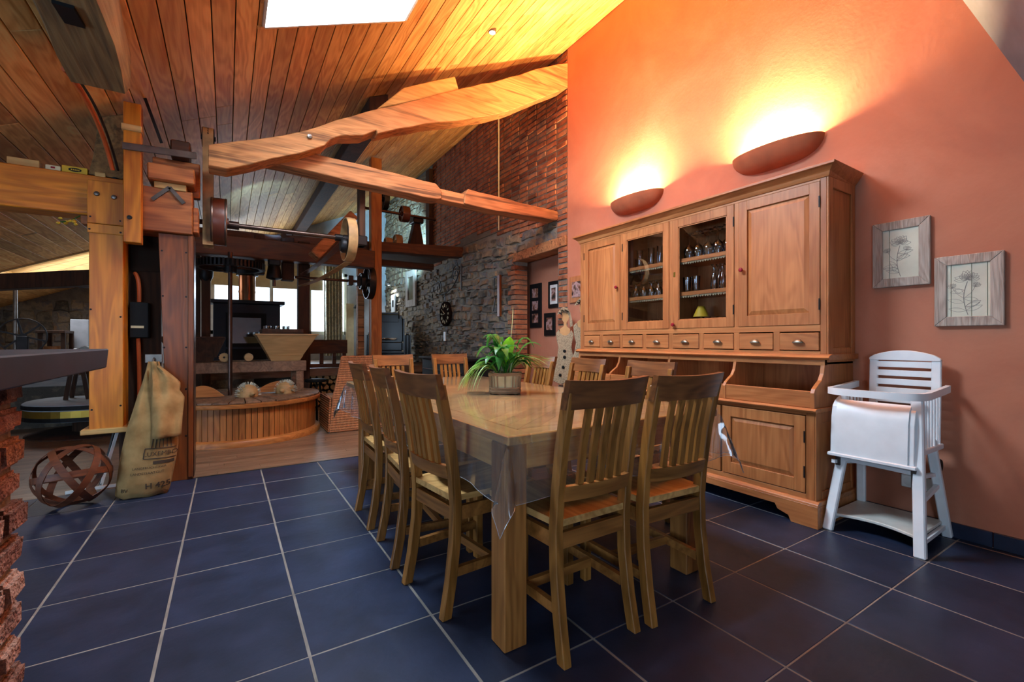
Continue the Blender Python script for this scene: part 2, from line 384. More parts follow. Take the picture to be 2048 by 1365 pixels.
# ---- slate floor
fl = struct(MB().box(-4.0, 3.45, -2.0, 4.425, -.06, -.0012).build('floor', W['grout']))
tile_me = None
tx = lambda i: .45*i-.206
ty = lambda j: .4555*j+1.7057
def tile_mesh(w, d):
    return MB().box(.0038, w-.0038, .0026, d-.0026, -.02, 0).build('tile', W['slate'], fl, bevel=.0022)
proto = {}
for i in range(-8, 9):
    for j in range(-8, 6):
        x0 = max(tx(i), -4.0); x1 = min(tx(i+1), 3.45); y0 = max(ty(j), -2.0); y1 = min(ty(j+1), 4.424)
        if x1-x0 < .02 or y1-y0 < .02: continue
        key = (round(x1-x0, 3), round(y1-y0, 3))
        if key not in proto:
            o = tile_mesh(*key); proto[key] = o
        else:
            o = proto[key].copy(); COL.objects.link(o); o.parent = fl
        o.location = (x0, y0, random.uniform(-.0008, .0008))
# ---- timber floor of the mill room and the raised living area
fw = struct(MB().box(-4.0, 3.45, 4.425, 8.8, -.06, -.012).build('floor_timber', W['darkx']))
rnd = random.Random(3)
y = 4.43; row = 0
while y < 7.95:
    x = -2.4-rnd.uniform(0, .9)
    while x < 3.4:
        L = rnd.uniform(1.0, 1.6); xe = min(x+L, 3.42)
        if xe-x > .1:
            MB().box(x+.001, xe-.001, y+.0008, y+.0892, -.015, 0).build('floor_plank', W['floorwood'], fw)
        x += L
    y += .09; row += 1
struct(BX('trim_1', W['pewter'], None, -.22, 3.4, 4.418, 4.432, 0, .004, .0))
pf = struct(MB().box(-4.0, 3.45, 8.0, 11.6, .52, .65).build('floor_raised', W['floorwood']))
struct(MB().box(-4.0, .35, 8.02, 8.2, 0, .52).build('wall_plinth', W['stone']))
struct(MB().box(.35, 3.45, 8.6, 8.7, 0, .52).build('wall_log_store', W['mortar']))

# ---- right-hand wall: plaster, brick, stone, and the recess with the photographs
struct(MB().box(3.45, 3.65, -2.2, 4.22, 0, 4.75).build('wall_right', W['plaster']))
for k,(a,b) in enumerate([(-2.0,-1.1),(-1.1,-.2),(-.2,.665),(.665,1.3),(3.56,4.2)]):
    o = BX('baseboard_right', W['slate'], None, 3.437, 3.45, a+.002, b-.002, 0, .082, .002); struct(o)
wb = MB().box(3.458, 3.65, 4.22, 8.45, 2.75, 4.75).box(3.458, 3.65, 4.22, 4.43, 2.36, 2.75).box(3.462, 3.65, 4.22, 4.415, 0, 2.25).build('wall_brick', W['mortar']); struct(wb)
br = random.Random(5)
def brick_me(w, h, d, rr):
    j = lambda: rr.uniform(-.004, .004)
    m = MB(); f = .006
    a = [(0,j(),j()),(0,w+j(),j()),(0,w+j(),h+j()),(0,j(),h+j())]
    b = [(-d, f+abs(j()), f+abs(j())), (-d, w-f-abs(j()), f+abs(j())), (-d, w-f-abs(j()), h-f-abs(j())), (-d, f+abs(j()), h-f-abs(j()))]
    return m.add(a+b, [(0,1,5,4),(1,2,6,5),(2,3,7,6),(3,0,4,7),(4,5,6,7)])
bv = []
for q in range(14):
    o = brick_me(.2, .059, .02, br).build('brick', W['brick'], wb); bv.append(o.data); bpy.data.objects.remove(o)
hb = []
for q in range(5):
    o = brick_me(.092, .059, .02, br).build('brick', W['brick'], wb); hb.append(o.data); bpy.data.objects.remove(o)
cand = []
zc = .01; c = 0
while zc < 4.6:
    yy = 4.23-(.1 if c%2 else 0)
    while yy < 8.4:
        w = .2
        if yy < 4.225: yy2 = 4.228; w = .092
        else: yy2 = yy
        ye = yy2+w
        wav = .03*math.sin(yy2*1.3)
        pier = zc < 2.2 and ye < 4.43
        top = (zc > 2.37 and yy2 < 4.43) or zc > 2.62+.12*math.sin(yy2*2.1)+(.0 if yy2 < 5.2 else .08) 
        if not pier and zc < 2.2 and yy2 < 4.415 and w == .2: 
            if yy2 < 4.3: pier = True; w = .17
        if (top or pier) and ye < 8.45: cand.append((yy2, zc+(wav if top else 0), w))
        yy += .21 if yy >= 4.225 else .1+.005
    zc += .068; c += 1
cand.sort(key=lambda t: t[0]*1.0+abs(t[1]-3)*.25)
rest = MB()
for k,(yy2,z,w) in enumerate(cand):
    me = br.choice(hb if w < .12 else bv)
    dx = br.uniform(-.006, .008)
    if k < 300:
        o = bpy.data.objects.new('brick', me); COL.objects.link(o); o.parent = wb
        o.location = (3.468+dx, yy2, z); o.scale = (1, .85 if w == .17 else 1, 1)
    else:
        n = len(rest.v); rest.v += [(v.co.x+3.468+dx, v.co.y+yy2, v.co.z+z) for v in me.vertices]
        rest.f += [tuple(i+n for i in p.vertices) for p in me.polygons]
stuff(rest.build('brickwork_far', W['brick'], wb))
# timber lintel over the recess and the timber stud beyond the brick
pol = noisy([(4.24,2.25),(4.8,2.235),(5.55,2.225),(5.55,2.345),(4.8,2.365),(4.24,2.375)], .12, .006, br)
struct(MB().prism(pol, 'x', 3.44, 3.65).build('trim_2', W['oldtie'], bevel=.006))
# quoin bricks and stones
ws = MB().box(3.475, 3.65, 5.37, 8.45, 0, 2.36).box(3.470, 3.65, 4.43, 8.45, 2.36, 2.75).box(3.475, 3.65, 8.45, 11.6, 0, 4.75).build('wall_stone', W['mortar']); struct(ws)
sr = random.Random(11)
def stone_geo(y0, y1, z0, z1, rr):
    j = lambda a: rr.uniform(-a, a)
    w = y1-y0; h = z1-z0; jw = min(.03, w*.14); jh = min(.022, h*.2)
    base = [(y0+j(jw),z0+j(jh)),(y0+w*.5+j(jw),z0+j(jh)),(y1+j(jw),z0+j(jh)),(y1+j(jw),z0+h*.55+j(jh)),(y1+j(jw)-w*.05,z1+j(jh)),(y0+w*.45+j(jw),z1+j(jh)),(y0+j(jw),z1+j(jh)),(y0+j(jw),z0+h*.5+j(jh))]
    cy = (y0+y1)/2; cz = (z0+z1)/2; d = rr.uniform(.02, .055)
    m = MB(); v = [(3.48,p[0],p[1]) for p in base]
    tl = j(.012); tt = j(.012)
    v += [(3.485-d+tl*(1 if p[0]>cy else -1)+tt*(1 if p[1]>cz else -1), cy+(p[0]-cy)*.8, cz+(p[1]-cz)*.74) for p in base]
    f = [(i,(i+1)%8,(i+1)%8+8,i+8) for i in range(8)]+[tuple(range(8,16))]
    return m.add(v, f)
cand = []
z = .0
while z < 4.7:
    h = sr.uniform(.055, .15); yy = (5.39 if not 2.36 < z < 2.66 else 4.45)+sr.uniform(0,.05)
    while yy < 11.55:
        w = sr.uniform(.12, .36)*(.75+h*2.4)
        zz = z+.05*math.sin(yy*1.7+z)
        if (zz+h < 2.72+.1*math.sin(yy*2.1) or (yy > 8.5 and zz+h < 4.6)) and zz > -.02: 
            cand.append((yy, yy+w-.012, zz+.006, zz+h-.006))
        yy += w
    z += h
cand.sort(key=lambda t: (t[0]+(3 if t[2] < .75 else 0)+(1.5 if t[2]>2.7 else 0)))
rest = MB()
for k,(a,b_,c_,d_) in enumerate(cand):
    g = stone_geo(a, min(b_, 11.58), c_, d_, sr)
    if k < 300: g.build('stone', W['stone'], ws)
    else: rest.add(g.v, g.f)
stuff(rest.build('stonework_far', W['stone'], ws))
# brick quoin of the recess jamb
for k in range(34):
    z0 = .01+k*.07
    if z0 > 2.165: break
    w = .2 if k%2 else .12
    o = MB().hexa([(3.43,5.355,z0),(3.64,5.35,z0),(3.64,5.36+w,z0),(3.43,5.36+w,z0)], [(3.432,5.357,z0+.06),(3.64,5.35,z0+.06),(3.64,5.36+w,z0+.06),(3.434,5.357+w,z0+.06)]).build('brick', W['brick'], wb, bevel=.006)
struct(MB().box(3.75, 3.9, 4.2, 5.8, 0, 2.5).build('wall_recess', W['plaster']))
struct(MB().box(3.65, 3.75, 4.2, 4.3, 0, 2.5).box(3.65, 3.75, 5.7, 5.8, 0, 2.5).box(3.65,3.75,4.3,5.7,2.4,2.5).box(3.45,3.75,4.3,5.7,-.05,0).build('wall_recess_side', W['plaster']))
# timber stud between brick and stone
struct(BX('trim_3', W['dark'], None, 3.36, 3.47, 8.38, 8.56, 2.75, 4.5, .006))

# ---- sloping boarded ceiling with two skylights
SKY = [(.205, 1.17, 2.30, 3.44), (-2.75, -1.60, 8.75, 10.15)]
def cq(m, x0, x1, y0, y1, up=.03):
    if x1 <= x0 or y1 <= y0: return
    m.hexa([(x0,y0,CZ(x0)+up),(x1,y0,CZ(x1)+up),(x1,y1,CZ(x1)+up),(x0,y1,CZ(x0)+up)], [(x0,y0,CZ(x0)+up+.05),(x1,y0,CZ(x1)+up+.05),(x1,y1,CZ(x1)+up+.05),(x0,y1,CZ(x0)+up+.05)])
m = MB(); a, b_ = SKY
cq(m, -4.2, b_[0], -2.2, 11.8); cq(m, b_[0], b_[1], -2.2, b_[2]); cq(m, b_[0], b_[1], b_[3], 11.8)
cq(m, b_[1], a[0], -2.2, 11.8); cq(m, a[0], a[1], -2.2, a[2]); cq(m, a[0], a[1], a[3], 11.8); cq(m, a[1], 3.6, -2.2, 11.8)
ce = struct(m.build('ceiling', W['black']))
cr = random.Random(21)
x = 3.447
while x > -4.0:
    x1 = x-.003; x0 = x-.126+.003; xm = (x0+x1)/2
    cuts = [-2.0, 11.6]
    for s in SKY:
        if x1 > s[0] and x0 < s[1]: cuts += [s[2]-.0, s[3]+.0]
    for q in range(2): cuts.append(cr.uniform(1.5, 10))
    cuts = sorted(cuts)
    for p,q in zip(cuts[:-1], cuts[1:]):
        mid = (p+q)/2
        segs = [(x0,x1)]
        for s in SKY:
            if s[2] < mid < s[3]:
                n2 = []
                for (u,v) in segs:
                    if u < s[0]: n2.append((u, min(v, s[0])))
                    if v > s[1]: n2.append((max(u, s[1]), v))
                segs = n2
        if q-p < .02: continue
        for (u,v) in segs:
            if v-u < .008: continue
            mm = MB(); g = .0015
            mm.hexa([(u,p+g,CZ(u)),(v,p+g,CZ(v)),(v,q-g,CZ(v)),(u,q-g,CZ(u))], [(u,p+g,CZ(u)+.026),(v,p+g,CZ(v)+.026),(v,q-g,CZ(v)+.026),(u,q-g,CZ(u)+.026)])
            mm.build('ceiling_plank', W['ceil'], ce, bevel=.0025)
    x -= .126
# skylight linings and panes
for n,(s,mt,hh) in enumerate(zip(SKY, (W['whiteboard'], W['pale']), (.42, .40))):
    x0,x1,y0,y1 = s
    up = Vector((-math.sin(SL), 0, math.cos(SL)))
    P = lambda x,y,t: (x+up.x*t, y, CZ(x)+up.z*t)
    win = bpy.data.objects.new('window_%d' % (n+1), None); COL.objects.link(win); struct(win)
    rows = 4 if n else 2
    x0 += .003; x1 -= .003; y0 += .003; y1 -= .003
    for (ax,ay,bx_,by_) in ((x0,y1,x1,y1),(x0,y0,x1,y0),(x0,y0,x0,y1),(x1,y0,x1,y1)):
        for k in range(rows):
            t0 = hh*k/rows+.002-(.02 if k == 0 else 0); t1 = hh*(k+1)/rows-.002
            ox = -.015 if (ax==bx_==x0) else .015 if ax==bx_ else 0
            oy = .015 if (ay==by_==y1) else -.015 if ay==by_ else 0
            A = [P(ax,ay,t0), P(bx_,by_,t0), P(bx_,by_,t1), P(ax,ay,t1)]
            B = [(p[0]+ox,p[1]+oy,p[2]) for p in A]
            MB().add(A+B, [(0,1,2,3),(7,6,5,4),(4,5,1,0),(5,6,2,1),(6,7,3,2),(7,4,0,3)]).build('lining_board', mt, win)
    MB().add([P(x0,y0,hh), P(x1,y0,hh), P(x1,y1,hh), P(x0,y1,hh)], [(0,1,2,3)]).build('pane', W['pane'], win)
    if n == 0:
        fm = MB(); g = .0; t = .012
        for (ax,ay,bx_,by_) in ((x0-.04,y1+.02,x1+.04,y1+.02),):
            fm.bar(P(ax,ay,-.006), P(bx_,by_,-.006), .03, .012, up)
        fm.build('edge_strip', W['ceil'], win)
# ---- outer walls
wbk = MB().box(-4.2, -.3, 11.6, 11.8, 0, 4.75).box(2.5, 3.65, 11.6, 11.8, 0, 4.75).box(-.3, 2.5, 11.6, 11.8, 0, 1.25).box(-.3, 2.5, 11.6, 11.8, 2.75, 4.75)
struct(wbk.build('wall_back', W['greywall']))
lw = MB().box(-4.2, -1.9, 11.5, 11.6, .65, 2.1).build('wall_back_stone', W['mortar']); struct(lw)
for k in range(60):
    xx = -3.95+(k%10)*.21+sr.uniform(-.03,.03); z0 = .66+(k//10)*.2+sr.uniform(-.02,.02)
    g = stone_geo(xx, xx+.2, z0, z0+.19, sr)
    g.v = [(p[1], 11.5-(3.48-p[0])*.8, p[2]) for p in g.v]; g.build('stone', W['stone'], lw)
win = bpy.data.objects.new('window_3', None); COL.objects.link(win); struct(win)
m = MB()
for xx in (-.3, .82, 1.62, 2.44): m.box(xx, xx+.07, 11.6, 11.68, 1.25, 2.75)
m.box(-.3, 2.5, 11.6, 11.68, 1.25, 1.33); m.box(-.3, 2.5, 11.6, 11.68, 2.68, 2.75)
m.build('window_frame', W['worn'], win); MB().box(-.3, 2.5, 11.66, 11.67, 1.25, 2.75).build('pane', W['pane'], win)
struct(MB().box(-4.2, -4.0, -2.2, .3, 0, 1.6).box(-4.2, -4.0, 2.9, 11.8, 0, 1.6).box(-4.2, -4.0, .3, 2.9, 0, .45).build('wall_left', W['greywall']))
struct(MB().box(-4.2, -2.6, -2.2, -2.0, 0, 4.75).box(-.6, 3.65, -2.2, -2.0, 0, 4.75).box(-2.6, -.6, -2.2, -2.0, 0, .5).box(-2.6, -.6, -2.2, -2.0, 1.9, 4.75).build('wall_front', W['greywall']))
# painted slanting soffit by the right wall
def soff(t, z, th): return (3.45-t, .785+(z-2.995)/2.48-.35*t-th, z)
A = [soff(0,2.15,0), soff(2.2,2.15,0), soff(2.2,4.3,0), soff(0,4.55,0)]
B = [soff(0,2.15,.14), soff(2.2,2.15,.14), soff(2.2,4.3,.14), soff(0,4.55,.14)]
struct(MB().add(A+B, [(0,1,2,3),(7,6,5,4),(4,5,1,0),(5,6,2,1),(6,7,3,2),(7,4,0,3)]).build('wall_slope', W['slope']))

# ================================================================== DINING TABLE
TX0, TX1, TY0, TY1, TZ = .83, 2.04, 1.34, 3.86, .765
t = thing('dining_table', 'long wooden dining table with parquet top under clear plastic', 'table', (0,0,0))
for (x, y) in ((.822,1.352),(1.82,1.352),(.832,3.385),(1.82,3.385)):
    BX('leg', W['table_z'], t, x, x+.096, y, y+.096, 0, .735, .004)
ap = [(.832,.852,1.45,3.385),(1.885,1.905,1.45,3.385)]
for (a,b_,c_,d_) in ap: BX('apron', W['table_y'], t, a, b_, c_, d_, .635, .735, .003)
BX('apron', W['table'], t, .92, 1.82, 1.36, 1.38, .635, .735, .003); BX('apron', W['table'], t, .93, 1.82, 3.45, 3.47, .635, .735, .003)
BX('apron', W['table'], t, TX0, TX1, 3.48, 3.5, .68, .735, .003)
# border boards
bw = .10
BX('border_board', W['table_y'], t, TX0, TX0+bw, TY0, TY1, .73, TZ, .004); BX('border_board', W['table_y'], t, TX1-bw, TX1, TY0, TY1, .73, TZ, .004)
BX('border_board', W['table'], t, TX0+bw, TX1-bw, TY0, TY0+bw, .73, TZ, .004); BX('border_board', W['table'], t, TX0+bw, TX1-bw, TY1-bw, TY1, .73, TZ, .004)
MB().box(TX0+.05, TX1-.05, TY0+.05, TY1-.05, .728, .752).build('sub_top', W['dark'], t)
def clip_y(poly, lo, hi):
    for lim, sg in ((lo,1),(hi,-1)):
        out = []
        for i in range(len(poly)):
            a = poly[i]; b = poly[(i+1)%len(poly)]; da = (a[1]-lim)*sg; db = (b[1]-lim)*sg
            if da >= 0: out.append(a)
            if da*db < 0:
                k = da/(da-db); out.append((a[0]+(b[0]-a[0])*k, a[1]+(b[1]-a[1])*k))
        poly = out
        if len(poly) < 3: return []
    return poly
xm = (TX0+TX1)/2
for sd in (0,1):
    xa, xb = (TX0+bw, xm) if sd == 0 else (xm, TX1-bw)
    sl = .75 if sd == 0 else -.75
    yk = TY0-.5
    while yk < TY1+.4:
        q = [(xa+.0006, yk+.0008), (xb-.0006, yk+sl*(xb-xa)+.0008), (xb-.0006, yk+.075+sl*(xb-xa)-.0008), (xa+.0006, yk+.075-.0008)]
        if sd == 1: q = [(p[0], p[1]+.75*(xb-xa)) for p in q]
        q = clip_y(q, TY0+bw+.0006, TY1-bw-.0006)
        if len(q) >= 3: MB().prism(q, 'z', .745, TZ-.0002).build('parquet_strip', W['table'], t)
        yk += .075

# clear plastic cloth: one sheet lying on the top and folding over the edges
cl = thing('plastic_tablecloth', 'clear plastic sheet draped over the dining table, corners hanging', 'tablecloth')
def cloth_pt(x, y):
    a = max(TX0-x, 0)+max(x-TX1, 0); b = max(TY0-y, 0)+max(y-TY1, 0)
    sx = -1 if x < TX0 else 1; sy = -1 if y < TY0 else 1
    z = TZ+.002
    cx = min(max(x, TX0), TX1); cy = min(max(y, TY0), TY1)
    if a == 0 and b == 0: return (x, y, z+.0008*math.sin(x*9)*math.sin(y*7))
    r = math.hypot(a, b)
    wav = .5+.5*math.sin((cx*17 if b > a else cy*15)+1.3*math.sin(cx*5+cy*4))
    out = .004+r*(.02+.13*wav)
    if a > 0 and b > 0:
        th = math.atan2(b, a); out = .006+r*(.06+.34*math.sin(2*th)+.06*math.sin(6*th))
        return (cx+sx*out*math.cos(th), cy+sy*out*math.sin(th), z-r*.93)
    if a > 0: return (cx+sx*out, cy+.01*math.sin(cy*30)*min(1,r*8), z-r*.985)
    return (cx+.01*math.sin(cx*33)*min(1,r*8), cy+sy*out, z-r*.985)
ov = .235; us = [TX0-ov+ov*i/9 for i in range(9)]+[TX0+(TX1-TX0)*i/44 for i in range(45)]+[TX1+ov*(i+1)/9 for i in range(9)]
vs_ = [TY0-ov+ov*i/9 for i in range(9)]+[TY0+(TY1-TY0)*i/80 for i in range(81)]+[TY1+ov*(i+1)/9 for i in range(9)]
MB().grid([[cloth_pt(u, v) for u in us] for v in vs_]).build('sheet', W['plastic'], cl, smooth=True)
edge_glint = [cloth_pt(u, vs_[0]) for u in us]+[cloth_pt(us[-1], v) for v in vs_[1:]]+[cloth_pt(u, vs_[-1]) for u in us[-2::-1]]+[cloth_pt(us[0], v) for v in vs_[-2:0:-1]]
MB().tube(edge_glint, .0013, 5, True).build('edge_glint', W['edge_glint'], cl, smooth=True)  # tube added as a painted highlight, the sheet has no sewn edge

# ================================================================== CHAIRS
def make_chair():
    c = thing('dining_chair', 'wooden slat-back dining chair', 'chair')
    prof = [(-.035,0),(-.008,.14),(.012,.30),(.016,.44),(.006,.56),(-.02,.74),(-.062,.93)]
    def post(x0, x1, sx):
        n = len(prof); P = []
        for (y,z) in prof: P.append((y-.021, z))
        for (y,z) in reversed(prof): P.append((y+.021, z))
        m = MB(); m.prism(P, 'x', x0, x1)
        m.v = [(p[0]+sx*(.004*max(0,(.2-p[2])/.2)+.004*max(0,(p[2]-.5)/.45)), p[1], p[2]) for p in m.v]
        return m
    post(-.184,-.150,-1).build('rear_leg', W['chair'], c, bevel=.003); post(.150,.184,1).build('rear_leg', W['chair'], c, bevel=.003)
    def bow(x): return -.028*(1-(x/.2)**2)
    def lean(z): return -.02-.043*(z-.74)/.19 if z > .74 else .006-.026*(z-.56)/.18
    def rail(z0, z1, xh, th, mat, name, n=10, b=1.0, rise=0):
        m = MB(); rows = []
        for i in range(n+1):
            x = -xh+2*xh*i/n; e = rise*(x/xh)**2
            rows.append([(x, lean(z0)+b*bow(x)-th/2, z0), (x, lean(z1)+b*bow(x)-th/2-.004, z1+e), (x, lean(z1)+b*bow(x)+th/2-.004, z1+e), (x, lean(z0)+b*bow(x)+th/2, z0), (x, lean(z0)+b*bow(x)-th/2, z0)])
        m.grid(rows); k = len(rows[0])
        m.f.append((0,1,2,3)); q = (len(rows)-1)*k; m.f.append((q+3,q+2,q+1,q))
        return m.build(name, mat, c, smooth=True)
    rail(.87, .965, .191, .026, W['chair_dark'], 'top_rail', 12, 1.0, .006)
    rail(.545, .60, .158, .022, W['chair_x'], 'lower_rail')
    for k in range(5):
        x = (k-2)*.046
        m = MB(); rows = []
        for z in (.595, .66, .74, .81, .875):
            y = lean(z)+bow(x); rows.append([(x-.0135,y-.007,z),(x+.0135,y-.007,z),(x+.0135,y+.007,z),(x-.0135,y+.007,z),(x-.0135,y-.007,z)])
        m.grid(rows).build('slat', W['chair'], c)
    rows = []
    for i in range(9):
        y = .0+.41*i/8; hw = .172+.03*(y/.41); r = []
        for k in range(9):
            u = -1+2*k/8; r.append((u*hw, y, .455-.010*(1-u*u)*math.sin(PI*min(1,max(0,(y-.0)/.41)))))
        rows.append(r)
    MB().grid(rows).build('seat', W['seat'], c, smooth=True, solid=-.024)
    m = MB().box(-.15,.15,.0,.022,.375,.432); m.build('seat_frame', W['chair_x'], c, bevel=.002)
    BX('seat_frame', W['chair_x'], c, -.16,.16,.35,.37,.375,.432,.002)
    for s in (-1,1):
        MB().bar((s*.164,.03,.404),(s*.178,.35,.404),.02,.056).build('seat_frame', W['chair_x'], c)
        BX('front_leg', W['chair'], c, s*.178-.019, s*.178+.019, .34, .378, 0, .435, .003)
        MB().bar((s*.166,.02,.17),(s*.177,.345,.17),.022,.036).build('stretcher', W['chair_x'], c)
    MB().bar((-.175,.2,.17),(.175,.2,.17),.022,.034).build('stretcher', W['chair_x'], c)
    return c
ch = make_chair()
G = 'slat-back chairs round the dining table'
spots = [((1.135,1.235,0), R(1), 'wooden slat-back chair nearest the camera, beside the front table leg'),
         ((1.56,1.215,0), R(-3), 'wooden slat-back chair at the near table end, nearer the high chair'),
         ((.745,1.825,0), R(-83.7), 'wooden slat-back chair nearest the table corner on the side facing the bar'),
         ((.735,2.32,0), R(-95), 'middle slat-back chair of three on the side facing the bar'),
         ((.748,2.84,0), R(-92), 'farthest slat-back chair of three on the side facing the bar'),
         ((1.325,4.135,0), R(180), 'slat-back chair at the far table end, nearer the wicker seat'),
         ((1.905,4.135,0), R(180), 'slat-back chair at the far table end, behind the trailing plant leaves'),
         ((2.235,1.98,0), R(90), 'slat-back chair by the dresser, nearest the high chair'),
         ((2.235,2.57,0), R(90), 'slat-back chair by the dresser, middle of its side'),
         ((2.235,3.165,0), R(90), 'slat-back chair by the dresser, half hidden behind the plant')]
for k,(loc, rz, lab) in enumerate(spots):
    o = ch if k == 0 else copy_tree(ch)
    put(o, loc, rz, lab, G)

# ================================================================== DRESSER
H = thing('dresser', 'tall wooden dresser with glazed doors, small drawers and open shelf', 'dresser')
XF, XL, XB, Y0, Y1 = 3.08, 2.93, 3.445, 1.30, 3.56
T, TYm, TI = W['teak'], W['teak_y'], W['teak_in']
D = [(1.336,1.855),(1.892,2.42),(2.457,2.974),(3.005,3.500)]
# carcass, upper
MB().box(XB-.02, XB, Y0+.02, Y1-.02, .96, 2.12).build('back_panel', TI, H)
for y in (Y0, Y1-.024): 
    sp = BX('side_panel', T, H, XF+.002, XB, y, y+.024, .955, 2.125, .002)
# moulding of the recessed side panel
for (a,b_,c_,d_) in ((XF,XF+.06,.97,2.12),(XB-.05,XB,.97,2.12),(XF+.06,XB-.05,2.04,2.12),(XF+.06,XB-.05,.97,1.06)):
    BX('side_stile', T, H, a, b_, Y0-.012, Y0, c_, d_, .003)
BX('top_board', TYm, H, XF, XB, Y0, Y1, 2.105, 2.125, .002)
prof = [(XF-.005,2.10),(XF-.012,2.115),(XF-.016,2.128),(XF-.045,2.155),(XF-.055,2.158),(XF-.055,2.175),(XB,2.175),(XB,2.10)]
poly = [(p[0],p[1]) for p in prof]
m = MB().prism(poly, 'y', Y0-.01, Y1+.01)
m.v = [(p[0], p[1]+(0 if p[0] > XF-.004 and p[2] < 2.11 else (-1 if p[1] < 2 else 1)*max(0,(XF-p[0]) if p[0] < XF else .05 if p[2] > 2.15 else 0)), p[2]) for p in m.v]
m.build('cornice', TYm, H, bevel=.002)
# face frame
def ff(y0,y1,z0,z1, mt=T): BX('face_frame', mt, H, XF, XF+.022, y0, y1, z0, z1, .0015)
ff(Y0,1.334,1.02,2.105); ff(1.857,1.890,1.20,2.085); ff(2.422,2.455,1.20,2.085); ff(2.976,3.003,1.20,2.085); ff(3.502,Y1,1.02,2.105)
ff(1.334,3.502,2.085,2.105,TYm); ff(1.334,3.502,1.16,1.20,TYm); ff(1.334,3.502,1.0,1.036,TYm)
MB().box(XF+.02, XB, Y0+.02, Y1-.02, 1.175, 1.195).build('cabinet_floor', TI, H)
for y in (1.873, 2.438, 2.99): MB().box(XF+.022, XB-.02, y-.009, y+.009, 1.19, 2.1).build('partition', TI, H)
ZD0, ZD1 = 1.202, 2.083
def panel_door(y0, y1, z0, z1, xf, parent, hinge, knob=None, st=.06):
    d = MB(); th = .022
    d.box(xf-.004, xf+th-.004, y0, y0+st, z0, z1).box(xf-.004, xf+th-.004, y1-st, y1, z0, z1)
    d.box(xf-.004, xf+th-.004, y0+st, y1-st, z0, z0+st*1.25).box(xf-.004, xf+th-.004, y0+st, y1-st, z1-st*1.1, z1)
    do = d.build('door', T, parent, bevel=.0012)
    a0,a1,b0,b1 = y0+st, y1-st, z0+st*1.25, z1-st*1.1; g = .03
    p = MB(); X0 = xf+.010; X1 = xf-.001
    p.add([(X0,a0,b0),(X0,a1,b0),(X0,a1,b1),(X0,a0,b1),(X1,a0+g,b0+g),(X1,a1-g,b0+g),(X1,a1-g,b1-g),(X1,a0+g,b1-g)],
          [(0,1,5,4),(1,2,6,5),(2,3,7,6),(3,0,4,7),(4,5,6,7)])
    p.build('raised_panel', T, do)
    for zz in (z0+.09, z1-.16):
        BX('hinge', W['iron'], do, xf-.008, xf-.002, hinge-.004, hinge+.004, zz, zz+.07, .001)
    if knob:
        MB().lathe([(.004,-.004),(.005,-.016),(.013,-.02),(.016,-.028),(.012,-.036),(.0,-.038)], (xf, knob[0], knob[1]), 14, 'x').build('knob', W['redknob'], do, smooth=True)
    return do
panel_door(*D[0], ZD0, ZD1, XF, H, D[0][0]+.002, (D[0][1]-.028, 1.60))
panel_door(*D[3], ZD0, ZD1, XF, H, D[3][1]-.002, (D[3][0]+.028, 1.60))
def glass_door(y0, y1, hinge, knob, key):
    d = MB(); th = .022; st = .055; xf = XF
    d.box(xf-.004, xf+th-.004, y0, y0+st, ZD0, ZD1).box(xf-.004, xf+th-.004, y1-st, y1, ZD0, ZD1)
    d.box(xf-.004, xf+th-.004, y0+st, y1-st, ZD0, ZD0+.065).box(xf-.004, xf+th-.004, y0+st, y1-st, ZD1-.065, ZD1)
    do = d.build('door', T, H, bevel=.0015)
    MB().box(xf+.006, xf+.009, y0+st-.005, y1-st+.005, ZD0+.06, ZD1-.06).build('pane', W['pane'], do)
    m = MB(); a0,a1,b0,b1 = y0+st, y1-st, ZD0+.065, ZD1-.065; w = .008
    for q in ((a0,a0+w,b0,b1),(a1-w,a1,b0,b1),(a0,a1,b0,b0+w),(a0,a1,b1-w,b1)): m.box(xf+.001, xf+.006, *q)
    m.build('glazing_bead', T, do)
    for zz in (ZD0+.09, ZD1-.16): BX('hinge', W['iron'], do, xf-.008, xf-.002, hinge-.004, hinge+.004, zz, zz+.07, .001)
    if knob: MB().lathe([(.004,-.004),(.005,-.016),(.013,-.02),(.016,-.028),(.012,-.036),(.0,-.038)], (xf, knob, ZD0+.03), 14, 'x').build('knob', W['redknob'], do, smooth=True)
    if key: BX('keyhole_plate', W['brass'], do, xf-.007, xf-.003, key-.008, key+.008, 1.62, 1.66, .001)
glass_door(*D[1], D[1][0]+.002, D[1][1]-.02, D[1][1]-.02)
glass_door(*D[2], D[2][1]-.002, None, None)
# shelves with lace edging
SH = (1.495, 1.765)
for (y0,y1) in D[1:3]:
    for z in SH:
        s = BX('shelf', TYm, H, XF+.028, XB-.02, y0+.0, y1-.0, z-.030, z, .001)
        m = MB(); n = 22; w = (y1-y0-.05)/n
        for k in range(n):
            ya = y0+.025+k*w
            m.add([(XF+.034,ya,z-.030),(XF+.034,ya+w*.5,z-.030),(XF+.034,ya+w,z-.030),(XF+.034,ya+w*.9,z-.042),(XF+.034,ya+w*.5,z-.05),(XF+.034,ya+w*.1,z-.042)], [(0,1,2,3,4,5)])
        m.build('lace_edge', W['lace'], s, solid=.002)
